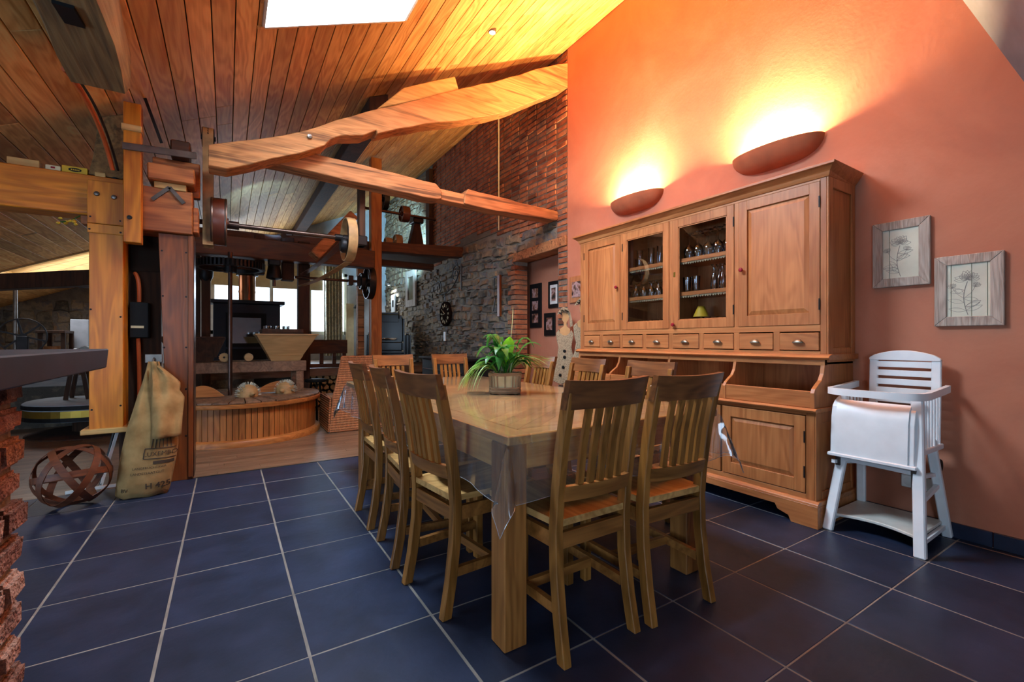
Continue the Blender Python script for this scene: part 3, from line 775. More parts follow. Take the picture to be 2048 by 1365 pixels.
# eight drawers with cup handles
dw = []
for (a,b_) in D:
    mid = (a+b_)/2; dw += [(a+.004, mid-.022), (mid+.022, b_-.004)]
for k,(a,b_) in enumerate(dw):
    d = BX('drawer', TYm, H, XF-.005, XF+.2, a, b_, 1.042, 1.152, .003)
    yc = (a+b_)/2; zc = 1.10; m = MB(); rows = []
    for i in range(7):
        ph = PI/2*i/6; r = []
        for j in range(13):
            th = PI*j/12; r.append((XF-.006-.024*math.sin(ph)*math.sin(th)**.6 if th not in (0,) else XF-.006, yc+.036*math.cos(th)*(.55+.45*math.sin(ph)), zc-.012+.026*math.cos(ph)*math.sin(th)**.8+.0))
        rows.append(r)
    m.grid(rows).build('cup_handle', W['pewter'], d, smooth=True, solid=.002)
    if k < 7:
        BX('face_frame', T, H, XF, XF+.022, b_+.002, dw[k+1][0]-.002, 1.036, 1.16, .001)
# waist moulding
m = MB().prism([(XF-.03,.985),(XF-.045,.998),(XF-.03,1.012),(XF+.0,1.02),(XB,1.02),(XB,.985)], 'y', Y0-.03, Y1+.03); m.build('waist_moulding', TYm, H, bevel=.002)
BX('shelf_rail', TYm, H, XF-.02, XF+.004, Y0, Y1, .95, .985, .002)
# open shelf with scrolled brackets
def scroll(y0, y1):
    top = [(XF-.02,.985)]
    cur = [(XF-.02-.03*math.sin(t*PI/2), .955-.07*t) for t in [i/6 for i in range(7)]]
    low = [(XL+.085-.07*math.sin(t*PI/2), .885-.09*t) for t in [i/6 for i in range(7)]]
    pts = top+[(XF-.022,.95),(XF-.035,.90),(XF-.062,.862),(XF-.10,.84),(XL+.012,.815),(XL-.004,.79),(XL-.002,.70)]+[(XB,.70),(XB,.985)]
    return MB().prism(pts, 'y', y0, y1).build('scroll_bracket', T, H, bevel=.002)
scroll(Y0, Y0+.024); scroll(Y1-.024, Y1)
for y in (1.873, 2.438, 2.99): scroll(y-.011, y+.011)
MB().box(XB-.02, XB, Y0+.02, Y1-.02, .68, .96).build('shelf_back', T, H)
BX('shelf_front', TYm, H, XL+.004, XL+.022, Y0+.02, Y1-.02, .70, .80, .003)
MB().prism([(XL-.018,.675),(XL-.026,.688),(XL-.012,.70),(XB,.70),(XB,.675)], 'y', Y0-.018, Y1+.018).build('worktop', TYm, H, bevel=.002)
# lower cabinet
for y in (Y0, Y1-.024): BX('side_panel', T, H, XL+.02, XB, y, y+.024, .09, .675, .002)
for (a,b_,c_,d_) in ((XL,XL+.07,.10,.675),(XB-.05,XB,.10,.675),(XL+.07,XB-.05,.61,.675),(XL+.07,XB-.05,.10,.2)):
    BX('side_stile', T, H, a, b_, Y0-.01, Y0, c_, d_, .003)
MB().box(XB-.02, XB, Y0, Y1, .1, .675).build('back_panel', TI, H)
LD = [(Y0+.05, 1.885),(1.90, 2.42),(2.435, 2.96),(2.975, Y1-.05)]
BX('face_frame', T, H, XL, XL+.022, Y0, Y0+.046, .15, .675, .0015); BX('face_frame', T, H, XL, XL+.022, Y1-.046, Y1, .15, .675, .0015)
BX('face_frame', TYm, H, XL, XL+.022, Y0+.046, Y1-.046, .655, .675, .0015); BX('face_frame', TYm, H, XL, XL+.022, Y0+.046, Y1-.046, .15, .185, .0015)
for k,(a,b_) in enumerate(LD):
    panel_door(a, b_, .19, .65, XL, H, a+.004 if k%2 == 0 else b_-.004, None, .062)
m = MB()
pl = [(Y0-.03,0),(Y0+.12,0),(Y0+.135,.035),(Y0+.20,.055),(Y0+.215,.085),(Y1-.215,.085),(Y1-.20,.055),(Y1-.135,.035),(Y1-.12,0),(Y1+.03,0),(Y1+.03,.13),(Y0-.03,.13)]
m.prism(pl, 'x', XL-.028, XL-.004); m.build('plinth', TYm, H, bevel=.002)
BX('plinth', TYm, H, XL-.01, XB, Y0-.03, Y0-.008, 0, .13, .003)
MB().prism([(XL-.028,.13),(XL-.024,.142),(XL-.006,.155),(XB,.155),(XB,.13)], 'y', Y0-.03, Y1+.03).build('plinth_moulding', TYm, H, bevel=.002)

# ---- glassware behind the glazed doors and things on the open shelf
def wine(h=.205, r=.040):   # stored upside down
    return [(r*.93,0),(r,h*.12),(r*1.08,h*.26),(r*.9,h*.42),(r*.35,h*.52),(.005,h*.56),(.004,h*.9),(r*.6,h*.965),(r*.98,h*.985),(r*.98,h)]
def goblet(h=.13, r=.034):
    return [(r*.98,0),(r*1.02,h*.25),(r*.85,h*.5),(r*.3,h*.62),(.008,h*.7),(.007,h*.86),(r*.75,h*.96),(r*.9,h)]
def flute(h=.19, r=.026):
    return [(r*.95,0),(r*1.0,h*.2),(r*.85,h*.45),(r*.5,h*.62),(.007,h*.7),(.012,h*.78),(.006,h*.88),(r*.9,h*.985),(r,h)]
def tumbler(h=.12, r=.034): return [(r*.8,0),(r*.85,.004),(r,h),(r*.95,h),(r*.8,.012),(0,.01)]
def footed(h=.09, r=.032): return [(r*.95,0),(r*.9,.006),(r*.3,h*.2),(r*.28,h*.32),(r*.8,h*.55),(r,h)]
kinds = {'wine': (wine(), 'wine_glass'), 'goblet': (goblet(), 'goblet'), 'flute': (flute(), 'champagne_flute'), 'tumbler': (tumbler(), 'tumbler'), 'tall': (tumbler(.15,.03), 'tall_glass'), 'footed': (footed(), 'footed_glass')}
def glass_row(kind, ys, xs, z, label, group):
    first = None
    for y in ys:
        for x in xs:
            if first is None:
                o = MB().lathe(kinds[kind][0], (0,0,0), 16).build(kinds[kind][1], W['glass'], None, smooth=True); first = o
            else: o = first.copy(); COL.objects.link(o)
            o.location = (x+.004*math.sin(y*50), y, z+.0006)
            tag(o, label, 'glass', group)
glass_row('wine', [1.99,2.075,2.16,2.245,2.33], [3.17,3.27], 1.765, 'upturned wine glass on the top shelf of the glazed dresser door nearer the high chair', 'wine glasses on the top shelf')
glass_row('flute', [1.975,2.035,2.10], [3.16,3.23], 1.495, 'upturned champagne flute on the middle dresser shelf', 'champagne flutes on the middle shelf')
glass_row('tumbler', [2.26,2.34], [3.16], 1.495, 'plain tumbler on the middle shelf beside the champagne flutes', 'tumblers beside the flutes')
glass_row('footed', [1.97,2.03,2.09,2.15], [3.14,3.22], 1.195, 'small footed glass on the cabinet floor beside the little yellow lamp', 'footed glasses beside the lamp')
glass_row('tall', [2.60,2.70,2.83], [3.15], 1.765, 'tall glass on the top shelf of the glazed door beside the wall sconce side', 'tall glasses on the top shelf')
glass_row('goblet', [2.54,2.62,2.70,2.785,2.87], [3.15,3.25], 1.495, 'upturned goblet on the middle shelf, in the row of goblets', 'goblets on the middle shelf')
glass_row('footed', [2.55,2.66,2.77,2.85], [3.15], 1.195, 'footed glass on the cabinet floor under the goblets', 'footed glasses under the goblets')
lp = thing('table_lamp', 'tiny yellow lamp behind the glazed dresser door', 'lamp', (3.24, 2.27, 1.196))
MB().lathe([(.035,0),(.036,.01),(.012,.02),(.02,.05),(.01,.08),(.008,.1)], (0,0,0), 14).build('base', W['brass'], lp, smooth=True)
MB().lathe([(.062,.10),(.026,.185)], (0,0,0), 18).build('lamp_shade', W['yellow'], lp, smooth=True, solid=.002)
MB().lathe([(.0,.12),(.012,.125),(.015,.14),(.0,.155)], (0,0,0), 10).build('bulb', glow('lamp_bulb', (1,.75,.3,1), 6), lp, smooth=True)
o = MB().lathe([(.03,0),(.08,.006),(.085,.016),(.078,.016),(.03,.008),(0,.008)], (3.28,1.62,.7005), 20).build('saucer', W['pewter'], None, smooth=True); tag(o, 'grey saucer on the open dresser shelf', 'dish')
o = BX('folded_cloth', W['cream'], None, 3.2, 3.33, 1.4, 1.52, .7005, .735, .008, 2); tag(o, 'cream folded cloth on the open dresser shelf near its end', 'cloth')

# ================================================================== HIGH CHAIR
hc = thing('high_chair', 'old white painted wooden high chair beside the dresser', 'high chair', (0,-.022,0))
wt = W['white']
MB().bar((2.965,1.268,0),(3.055,1.225,.45),.034,.05,(0,1,0)).build('leg', wt, hc, bevel=.006); MB().bar((2.962,.85,0),(3.045,.885,.80),.034,.05,(0,1,0)).build('leg', wt, hc, bevel=.006)
MB().bar((3.425,.862,0),(3.27,.895,.56),.032,.045,(0,1,0)).build('leg', wt, hc, bevel=.006); MB().bar((3.42,1.268,0),(3.27,1.215,.56),.032,.045,(0,1,0)).build('leg', wt, hc, bevel=.006)
MB().bar((3.055,1.225,.43),(3.05,1.215,.80),.03,.03,(0,1,0)).build('front_post', wt, hc, bevel=.005)
pts = [(3.0,.87)]+[(3.0+.4*i/10+.0, .87) for i in range(1,11)]
fb = [(3.40,.875),(3.40,1.275)]+[(3.0+.06*math.sin(PI*i/10), 1.275-.405*i/10) for i in range(11)]
MB().prism(fb, 'z', .075, .092).build('footboard', W['worn'], hc, bevel=.003)
MB().bar((2.975,1.265,.06),(3.41,1.275,.06),.02,.02).build('rail', wt, hc); MB().bar((2.975,.86,.06),(3.41,.87,.06),.02,.02).build('rail', wt, hc)
# box front, curved over at the top
prof = [(2.985,.455),(2.988,.55),(2.996,.66),(3.012,.725),(3.04,.752)]
rows = [[(x+.035*(2*abs(i/8-.5))**4*0, .905+.33*i/8, z-.02*((i/8-.5)*2)**2*0) for i in range(9)] for (x,z) in prof]
MB().grid(rows).build('front_panel', wt, hc, smooth=True, solid=.012)
for y in (.88, 1.235):
    cur = [(x-.004,z) for (x,z) in prof]+[(3.075,.77),(3.11,.775)]
    P = cur+[(x+.045,z-.012) for (x,z) in reversed(cur)]
    P[-1] = (P[-1][0], .455)
    MB().prism(P, 'y', y, y+.026).build('side_bracket', wt, hc, bevel=.003)
MB().box(2.965, 3.06, .868, 1.272, .435, .455).build('front_ledge', wt, hc, bevel=.004)
BX('seat', wt, hc, 3.04, 3.36, .885, 1.235, .485, .51, .006)
# bent-wood rail
ring = [(3.38,.848,.835)]+[(3.38-.3*i/5, .85+.0*i, .832-.004*i) for i in range(1,6)]
arc = [(3.06-.115*math.sin(PI*i/12)**.55, 1.065-.215*math.cos(PI*i/12), .81) for i in range(1,12)]
ring += arc+[(3.07+.3*i/5, 1.272, .812+.004*i) for i in range(0,6)]
m = MB(); rows = []
for i,p in enumerate(ring):
    a = Vector(ring[max(0,i-1)]); b_ = Vector(ring[min(len(ring)-1,i+1)]); d = (b_-a).normalized(); nn = d.cross(Vector((0,0,1))).normalized()*.011; p = Vector(p); u = Vector((0,0,.019))
    rows.append([p-nn-u, p+nn-u, p+nn+u, p-nn+u, p-nn-u])
m.grid(rows); k = 5; q = (len(rows)-1)*k; m.f += [(0,1,2,3),(q+3,q+2,q+1,q)]
m.build('bentwood_rail', wt, hc, smooth=True)
# back with slats
def bx_at(z): return 3.335+.05*(z-.5)
for y in (.872, 1.162):
    MB().hexa([(bx_at(.5),y,.5),(bx_at(.5)+.02,y,.5),(bx_at(.5)+.02,y+.042,.5),(bx_at(.5),y+.042,.5)], [(bx_at(1),y,1.0),(bx_at(1)+.02,y,1.0),(bx_at(1)+.02,y+.042,1.0),(bx_at(1),y+.042,1.0)]).build('back_stile', wt, hc, bevel=.004)
hd = [(.872,.985),(1.204,.985),(1.204,1.0)]+[(1.204-.332*i/12, 1.005+.04*math.sin(PI*i/12)**.8) for i in range(1,12)]+[(.872,1.0)]
MB().prism(hd, 'x', 3.352, 3.374).build('back_head', wt, hc, bevel=.003)
for k in range(8):
    z = .962-k*.052; x = bx_at(z)
    MB().box(x, x+.018, .91, 1.166, z-.018, z+.017).build('back_slat', wt, hc, bevel=.002)
for s,y in ((0,.875),(1,1.225)):
    for k in range(5):
        x = 3.12+k*.045; MB().tube([(x,y,.505),(x,y,.79)], .007, 8).build('spindle', wt, hc, smooth=True)
    MB().box(3.08, 3.37, y-.012, y+.012, .50, .53).build('side_rail', wt, hc, bevel=.004)
MB().bar((2.99,1.25,.40),(3.30,1.22,.36),.018,.02).build('brace', wt, hc); MB().bar((3.0,.87,.40),(3.31,.89,.36),.018,.02).build('brace', wt, hc); MB().bar((3.0,.88,.415),(3.04,1.22,.415),.018,.02).build('brace', wt, hc)
MB().bar((3.08,.875,.26),(3.35,.88,.30),.018,.022).build('brace', wt, hc)
for y in (.885, 1.20): MB().lathe([(.0,-.009),(.035,-.009),(.04,0),(.035,.009),(0,.009)], (3.375,y,.40), 18, 'y').build('wheel', W['black'], hc, smooth=True)
BX('hinge_plate', W['steel'], hc, 2.988, 3.0, .872, .896, .33, .44, .002); BX('hinge_plate', W['steel'], hc, 3.015, 3.026, 1.225, 1.25, .375, .43, .002)

# ================================================================== THINGS ON THE ORANGE WALL
def sconce(yc, lab):
    s = thing('wall_sconce', lab, 'wall lamp')
    rows = []
    for i in range(13):
        v = PI/2*i/12; r = []
        for k in range(33):
            u = PI*k/32; cv = math.cos(v)**.75 if i < 12 else 0
            r.append((3.448-.155*math.sin(u)**.9*cv, yc+.325*math.cos(u)*(cv**.8 if cv else 0), 2.525-.145*math.sin(v)))
        rows.append(r)
    MB().grid(rows).build('shell', W['terracotta'], s, smooth=True, solid=.008)
    b = MB().tube([(3.41,yc-.06,2.43),(3.41,yc+.06,2.43)], .012, 8).build('bulb', glow('sconce_bulb', (1,.72,.42,1), 40), s, smooth=True)
    l = bpy.data.lights.new('sconce_light', 'AREA'); l.shape = 'ELLIPSE'; l.size = .10; l.size_y = .34; l.energy = SCW; l.color = (1,.62,.30)
    o = bpy.data.objects.new('sconce_light', l); COL.objects.link(o); o.location = (3.39, yc, 2.47); o.rotation_euler = (R(180),R(-16),0); o.parent = s
SCW = 190
sconce(1.79, 'terracotta half-bowl wall lamp above the dresser nearer the framed pictures')
sconce(3.135, 'terracotta half-bowl wall lamp above the dresser nearer the brick corner')
def flower_frame(y0, y1, z0, z1, lab, seed, splits):
    s = thing('framed_picture', lab, 'picture'); rr = random.Random(seed); fw_ = .052; xf, xb = 3.425, 3.448
    def side(q): MB().prism(q, 'x', xf, xb).build('frame_side', W['greyframe'], s, bevel=.003)
    side([(y0,z0),(y1,z0),(y1-fw_,z0+fw_),(y0+fw_,z0+fw_)]); side([(y0,z1),(y0+fw_,z1-fw_),(y1-fw_,z1-fw_),(y1,z1)])
    side([(y0,z0),(y0+fw_,z0+fw_),(y0+fw_,z1-fw_),(y0,z1)]); side([(y1,z0),(y1,z1),(y1-fw_,z1-fw_),(y1-fw_,z0+fw_)])
    a0,a1,b0,b1 = y0+fw_-.004, y1-fw_+.004, z0+fw_-.004, z1-fw_+.004
    ed = [a0]+[a0+(a1-a0)*f for f in splits]+[a1]
    for p,q in zip(ed[:-1], ed[1:]): BX('board', W['paper'], s, 3.434, 3.446, p+.0012, q-.0012, b0, b1, .0008)
    m = MB(); yc = (a0+a1)/2; w = a1-a0; h = b1-b0; X = 3.4335
    def stroke(pts, r=.0008): m.tube([(X,p[0],p[1]) for p in pts], r, 4)
    def petal(cy, cz, ang, L, wd):
        d = (math.cos(ang), math.sin(ang)); n = (-d[1], d[0])
        for sg in (-1,1):
            stroke([(cy+d[0]*L*t+n[0]*sg*wd*math.sin(PI*t), cz+d[1]*L*t+n[1]*sg*wd*math.sin(PI*t)) for t in [i/6 for i in range(7)]])
    stem = [(yc+.012*math.sin(t*3)*w*8, b0+.04*h+t*h*.62) for t in [i/8 for i in range(9)]]
    stroke(stem, .0015)
    top = stem[-1]
    for k in range(11): petal(top[0], top[1]+.01, PI*(k/10), .05*rr.uniform(.8,1.1), .012)
    for k in range(7): petal(top[0], top[1]+.012, PI*(.1+.8*k/6), .028, .008)
    for k in range(8):
        p = stem[1+k%6]; a = rr.choice([rr.uniform(-.2,.9), rr.uniform(2.2,3.4)]); petal(p[0], p[1], a, rr.uniform(.045,.075), .011)
    for sg in (-1,1):
        q = stem[4]; e = (q[0]+sg*.045, q[1]+.06); stroke([q,((q[0]+e[0])/2+sg*.008,(q[1]+e[1])/2),e])
        for k in range(5): petal(e[0], e[1], PI/2+sg*-.3+(k-2)*.4, .026, .007)
    m.build('drawing', W['sketch'], s)
flower_frame(.915, 1.19, 1.43, 1.828, 'weathered frame with flower drawing, the higher of two beside the dresser', 1, [.8])
flower_frame(.621, .897, 1.183, 1.576, 'weathered frame with flower drawing, the lower one farther from the dresser', 2, [.08, .42, .88][0:3])
sk = thing('wall_socket', 'white double wall socket behind the high chair', 'socket')
BX('plate', W['socket'], sk, 3.438, 3.449, .905, 1.052, .225, .30, .004)
for y in (.942, 1.015):
    MB().lathe([(.026,-.0125),(.024,-.0115),(.022,-.003),(0,-.003)], (3.449,y,.262), 18, 'x').build('socket_well', W['socket'], sk, smooth=True)
    for dy in (-.009,.009): MB().lathe([(.003,-.0035),(0,-.0036)], (3.449,y+dy,.262), 8, 'x').build('pin_hole', W['black'], sk)

# ================================================================== ROOF TIMBERS
rt = random.Random(31)
def beam_prism(name, outline, y0, y1, mat, lab, cat='beam', parent=None, step=.13, amp=.006, part=False):
    q = noisy(outline, step, amp, rt); q2 = [(p[0]+rt.uniform(-amp,amp)*.6, p[1]+rt.uniform(-amp,amp)*.6) for p in q]
    o = MB().prism(q, 'y', y0, y1, q2).build(name, mat, parent, bevel=.006)
    if not part: tag(o, lab, cat)
    return o
rf = thing('roof_beam', 'big curved old oak beam rising to the orange wall', 'beam')
beam_prism('timber', [(-.12,2.47),(.0,2.46),(.30,2.60),(.529,2.70),(.72,2.82),(.77,2.88),(.86,2.93),(1.06,2.99),(1.17,3.065),(1.19,3.035),(1.40,3.13),(1.661,3.248),(2.1,3.40),(2.526,3.579),(3.0,3.86),(3.46,4.142),(3.46,4.443),(3.0,4.22),(2.526,3.946),(1.931,3.65),(1.5,3.42),(.943,3.133),(.55,2.90),(.229,2.75),(-.12,2.63)], 4.22, 4.44, W['old'], '', parent=rf, part=True)
MB().lathe([(0,0),(.018,.004),(.022,.014),(.022,.02)], (.60,4.195,2.86), 10, 'y').build('bolt', W['steel'], rf, smooth=True)
MB().prism(noisy([(1.19,3.27),(1.44,3.545),(1.98,3.825),(2.03,3.69),(1.5,3.42)], .2, .004, rt), 'y', 4.235, 4.42).build('wedge_block', W['pale'], rf, bevel=.008)
tb = thing('tie_beam', 'cracked horizontal oak tie beam ending at the brick wall', 'beam')
beam_prism('timber', [(.22,2.645),(.6,2.625),(.976,2.608),(1.4,2.59),(1.86,2.578),(1.90,2.60),(1.90,2.69),(1.84,2.738),(1.4,2.768),(.976,2.782),(.6,2.79),(.22,2.775)], 4.40, 4.60, W['oldtie'], '', parent=tb, part=True)
beam_prism('timber', [(1.84,2.60),(2.19,2.58),(2.19,2.695),(1.84,2.70)], 4.42, 4.56, W['oldtie'], '', parent=tb, part=True)
beam_prism('timber', [(2.17,2.585),(2.7,2.57),(3.42,2.58),(3.45,2.60),(3.45,2.70),(3.0,2.71),(2.6,2.735),(2.21,2.75),(2.17,2.68)], 4.40, 4.59, W['oldtie'], '', parent=tb, part=True)
# rough purlin under the ceiling on the left
m = MB(); rows = []
for i in range(13):
    y = .2+3.25*i/12; r = []
    for k in range(15):
        t = 2*PI*k/14; cx = -.60+.02*math.sin(i*.9); rr_ = 1+.06*math.sin(k*2.3+i*1.7)+.04*math.sin(k*5+i)
        if k == 14: r.append(r[0]); continue
        r.append((cx+max(-.14,min(.14,.19*math.cos(t)*rr_)), y, 2.70+max(-.15,min(.17,.22*math.sin(t)*rr_))))
    rows.append(r)
m.grid(rows); q = 12*15; m.f.append(tuple(range(14))); m.f.append(tuple(q+k for k in range(14))[::-1])
pu = m.build('purlin_beam', W['rough'], None, smooth=True); tag(pu, 'massive rough grey oak beam under the boarded ceiling, above the bar', 'beam')
o = MB().hexa([(-.63,2.66,2.535),(-.56,2.66,2.535),(-.55,2.80,2.535),(-.62,2.80,2.535)], [(-.63,2.66,2.60),(-.56,2.66,2.60),(-.55,2.80,2.60),(-.62,2.80,2.60)]).build('mortise_hole', W['black'], pu)
o = beam_prism('support_beam', [(-.86,2.33),(-.64,2.33),(-.62,2.84),(-.80,2.76)], 4.46, 4.66, W['rough'], 'dark rough upright block between the varnished beam and the ceiling')
o = MB().tube(bez((-.76,3.42,2.60),(-.74,3.6,2.62),(-.72,4.05,2.60),(-.70,4.3,2.34),14), .014, 8).build('conduit', W['orangehose'], None, smooth=True); tag(o, 'red conduit curving down from the rough beam to the varnished beam', 'cable')
o = MB().tube(bez((-.72,3.42,2.58),(-.70,3.6,2.60),(-.69,4.05,2.58),(-.67,4.3,2.34),14), .008, 6).build('conduit', W['iron'], None, smooth=True); tag(o, 'thin grey conduit beside the red one, down to the varnished beam', 'cable')

# varnished beam, hanging post and red post
vb = BX('varnished_beam', W['orange'], None, -3.2, -.66, 4.45, 4.66, 2.025, 2.318, .006); tag(vb, 'thick varnished horizontal beam with small boxes on top', 'beam')
hp = thing('hanging_post', 'varnished square wooden casing hanging short of the floor', 'post')
BX('casing_board', W['orange_z'], hp, -.845, -.655, 4.392, 4.412, .445, 1.93, .003)
BX('casing_board', W['orange_z'], hp, -.845, -.825, 4.412, 4.58, .445, 1.93, .003); BX('casing_board', W['orange_z'], hp, -.675, -.655, 4.412, 4.58, .445, 1.93, .003)
BX('casing_board', W['orange_z'], hp, -.845, -.655, 4.58, 4.60, .445, 1.93, .003)
BX('face_plate', W['orange_z'], hp, -.852, -.65, 4.378, 4.40, 1.955, 2.265, .003); BX('face_plate', W['orange_z'], hp, -.852, -.65, 4.380, 4.40, 1.885, 1.952, .003)
for (a,b_,c_,d_) in ((-.885,-.615,4.352,4.40),(-.885,-.615,4.592,4.64),(-.885,-.837,4.40,4.592),(-.663,-.615,4.40,4.592)):
    BX('foot_frame', W['pale'], hp, a, b_, c_, d_, .425, .462, .004)
for (x,z) in ((-.80,2.17),(-.705,2.16)): MB().lathe([(0,-.014),(.014,-.012),(.018,0)], (x,4.378,z), 10, 'y').build('bolt', W['steel'], hp, smooth=True)
for (x,z) in ((-.835,1.33),(-.67,1.28),(-.83,.60),(-.67,.62),(-.835,2.0),(-.67,1.99),(-.84,1.91),(-.668,1.905)): MB().lathe([(0,-.003),(.006,-.002),(.007,0)], (x,4.391 if z < 1.9 else 4.379,z), 8, 'y').build('screw', W['iron'], hp)
BX('stub', W['red_x'], hp, -.895, -.855, 4.42, 4.5, 1.95, 2.01, .003)
rp = thing('red_post', 'red-stained tapering wooden post standing at the edge of the tiles', 'post')
MB().hexa([(-.38,4.40,0),(-.236,4.40,0),(-.236,4.62,0),(-.38,4.62,0)], [(-.45,4.40,1.935),(-.236,4.40,1.935),(-.236,4.62,1.935),(-.45,4.62,1.935)]).build('casing', W['red_z'], rp, bevel=.003)
BX('corner_strip', W['red_z'], rp, -.262, -.228, 4.388, 4.402, .02, 1.935, .003); BX('corner_strip', W['rod'], rp, -.234, -.222, 4.392, 4.62, .02, 1.935, .003)
for z in (.35,.72,1.05,1.45,1.8):
    for x in (-.275,-.395-.03*z/1.0*.6): MB().lathe([(0,-.003),(.006,-.002),(.007,0)], (x,4.3985,z), 8, 'y').build('screw', W['iron'], rp)
struct(MB().box(-.72, -.46, 4.66, 4.72, 0, 1.95).build('wall_partition', W['dark']))
pb = BX('notice_board', W['soil'], None, -.645, -.455, 4.64, 4.656, 1.66, 1.90, .002); tag(pb, 'dull board fixed behind the posts above the fuse box', 'board')
eb = thing('fuse_box', 'black fuse box with pale label between the wooden posts', 'box')
BX('case', W['black'], eb, -.645, -.525, 4.56, 4.656, 1.125, 1.405, .006); BX('label', W['cream'], eb, -.635, -.555, 4.556, 4.561, 1.20, 1.22, .001)
o = MB().tube(bez((-.62,4.64,1.64),(-.585,4.58,1.60),(-.585,4.58,1.50),(-.59,4.60,1.41),10), .014, 8).build('conduit', W['orangehose'], None, smooth=True); tag(o, 'short orange conduit entering the fuse box from above', 'cable')
o = MB().tube(bez((-.595,4.60,1.12),(-.59,4.59,1.0),(-.592,4.625,.95),(-.592,4.63,.70),12)+[Vector((-.592,4.635,.1))], .014, 8).build('conduit', W['orangehose'], None, smooth=True); tag(o, 'orange conduit running down from the fuse box behind the varnished casing', 'cable')

# small things on the varnished beam
def small(name, mt, box, lab, cat='box', bev=.003):
    o = BX(name, mt, None, *box, bev); tag(o, lab, cat); return o
small('wood_block', W['pale'], (-1.28,-1.12,4.47,4.55,2.319,2.372), 'bare wood block on the varnished beam, leftmost of the small things', 'block')
o = small('white_box', W['cream'], (-1.09,-1.012,4.47,4.52,2.319,2.355), 'small white box with a red mark on the varnished beam')
BX('red_mark', W['redknob'], o, -1.062, -1.04, 4.468, 4.4702, 2.332, 2.345, 0)
yb = thing('yellow_box', 'yellow carton with dark oval badge on the varnished beam', 'box')
BX('carton', W['yellow'], yb, -1.005, -.868, 4.47, 4.54, 2.319, 2.368, .002)
MB().lathe([(.0,-.0008),(1,-.0008),(1,0)], (0,0,0), 20, 'y').xf(Matrix.Translation((-.935,4.4696,2.344)) @ Matrix.Diagonal((.036,1,.014,1))).build('badge', W['black'], yb)
for k in range(5): BX('badge_mark', W['yellow'], yb, -.957+k*.010, -.951+k*.010, 4.4682, 4.4690, 2.339, 2.349, 0)
small('wood_block', W['pale'], (-.825,-.765,4.455,4.50,2.319,2.35), 'bare wood block on the varnished beam next to the ribbed jar', 'block')
jr = thing('ribbed_jar', 'small dark jar with ribbed yellow cap on the varnished beam', 'jar', (-.715,4.44+.05,2.319))
MB().lathe([(.026,0),(.028,.01),(.026,.04)], (0,0,0), 16).build('body', W['black'], jr, smooth=True)
MB().lathe([(.027,.036),(.027,.085),(.022,.09),(0,.09)], (0,0,0), 16).build('cap', W['yellow'], jr)
for k in range(12):
    a = 2*PI*k/12; MB().bar((.0275*math.cos(a),.0275*math.sin(a),.04),(.0275*math.cos(a),.0275*math.sin(a),.083),.005,.004).build('rib', W['black'], jr)
o = thing('dried_flowers', 'sprig of yellow dried flowers tucked under the varnished beam', 'flowers', (-.95,4.42,1.95))
for k in range(9):
    p = Vector((rt.uniform(-.06,.04), rt.uniform(-.05,.0), rt.uniform(-.03,.03)))
    MB().lathe([(0,-.010),(.011,-.004),(.012,.004),(0,.011)], p, 8).build('blossom', W['yellow'], o, smooth=True)
MB().tube([(.05,.02,.06),(.0,0,.01),(-.05,-.02,-.01)], .004, 5).build('stem', W['leaf'], o)

# hoist frame: upright, stacked blocks, iron strap and chevron
hf = thing('hoist_frame', 'stacked timber hoist frame with iron strap above the red post', 'frame')
BX('upright', W['orange_z'], hf, -.636, -.535, 4.262, 4.36, 1.82, 2.84, .004)
BX('upright_collar', W['pale'], hf, -.645, -.528, 4.245, 4.37, 2.63, 2.675, .004); MB().lathe([(0,-.012),(.014,-.01),(.016,0)], (-.60,4.262,2.0), 10, 'y').build('bolt', W['iron'], hf, smooth=True)
BX('main_block', W['red_x'], hf, -.644, -.232, 4.362, 4.62, 1.94, 2.275, .006)
BX('main_block', W['red_x'], hf, -.232, -.195, 4.42, 4.60, 1.97, 2.17, .005)
BX('spacer', W['pale'], hf, -.47, -.27, 4.35, 4.50, 2.27, 2.318, .004)
BX('upper_block', W['red_x'], hf, -.505, -.215, 4.30, 4.52, 2.32, 2.44, .008); BX('rear_block', W['red_x'], hf, -.50, -.19, 4.53, 4.62, 2.28, 2.56, .006)
BX('rear_block', W['darkx'], hf, -.38, -.25, 4.45, 4.6, 2.57, 2.70, .01)
MB().bar((-.64,4.25,2.51),(-.20,4.25,2.53),.012,.05).build('iron_strap', W['steel'], hf, bevel=.002)
for (p,q) in (((-.48,4.352,2.175),(-.375,4.352,2.285)),((-.375,4.352,2.285),(-.285,4.352,2.175))): MB().bar(p, q, .012, .026).build('iron_chevron', W['steel'], hf)
MB().bar((-.53,4.3,2.95),(-.42,4.3,2.60),.02,.02,(0,1,0)).build('iron_rod', W['iron'], hf)

# ================================================================== LINE SHAFTS, PULLEYS, BELTS
def pulley(name, mat_rim, c, r, w, lab, spokes=5, hub=.03, mat_in=None, cat='pulley', axis_x=True):
    p = thing(name, lab, cat, c); mi = mat_in or W['iron']
    MB().lathe([(r,-w/2),(r+.004,0),(r,w/2),(r-.012,w/2),(r-.012,-w/2)], (0,0,0), 36, 'x', True).build('rim', mat_rim, p, smooth=True)
    if spokes:
        for k in range(spokes):
            a = 2*PI*k/spokes+.3; MB().bar((0,0,0),(0,(r-.006)*math.cos(a),(r-.006)*math.sin(a)),.022,.016,(1,0,0)).build('spoke', mi, p)
    else: MB().lathe([(r-.01,-w*.3),(r-.01,w*.3),(0,w*.3)], (0,0,0), 30, 'x').build('disc', mi, p)
    MB().lathe([(hub,-w*.6),(hub,w*.6)], (0,0,0), 14, 'x').build('hub', mi, p, smooth=True)
    return p
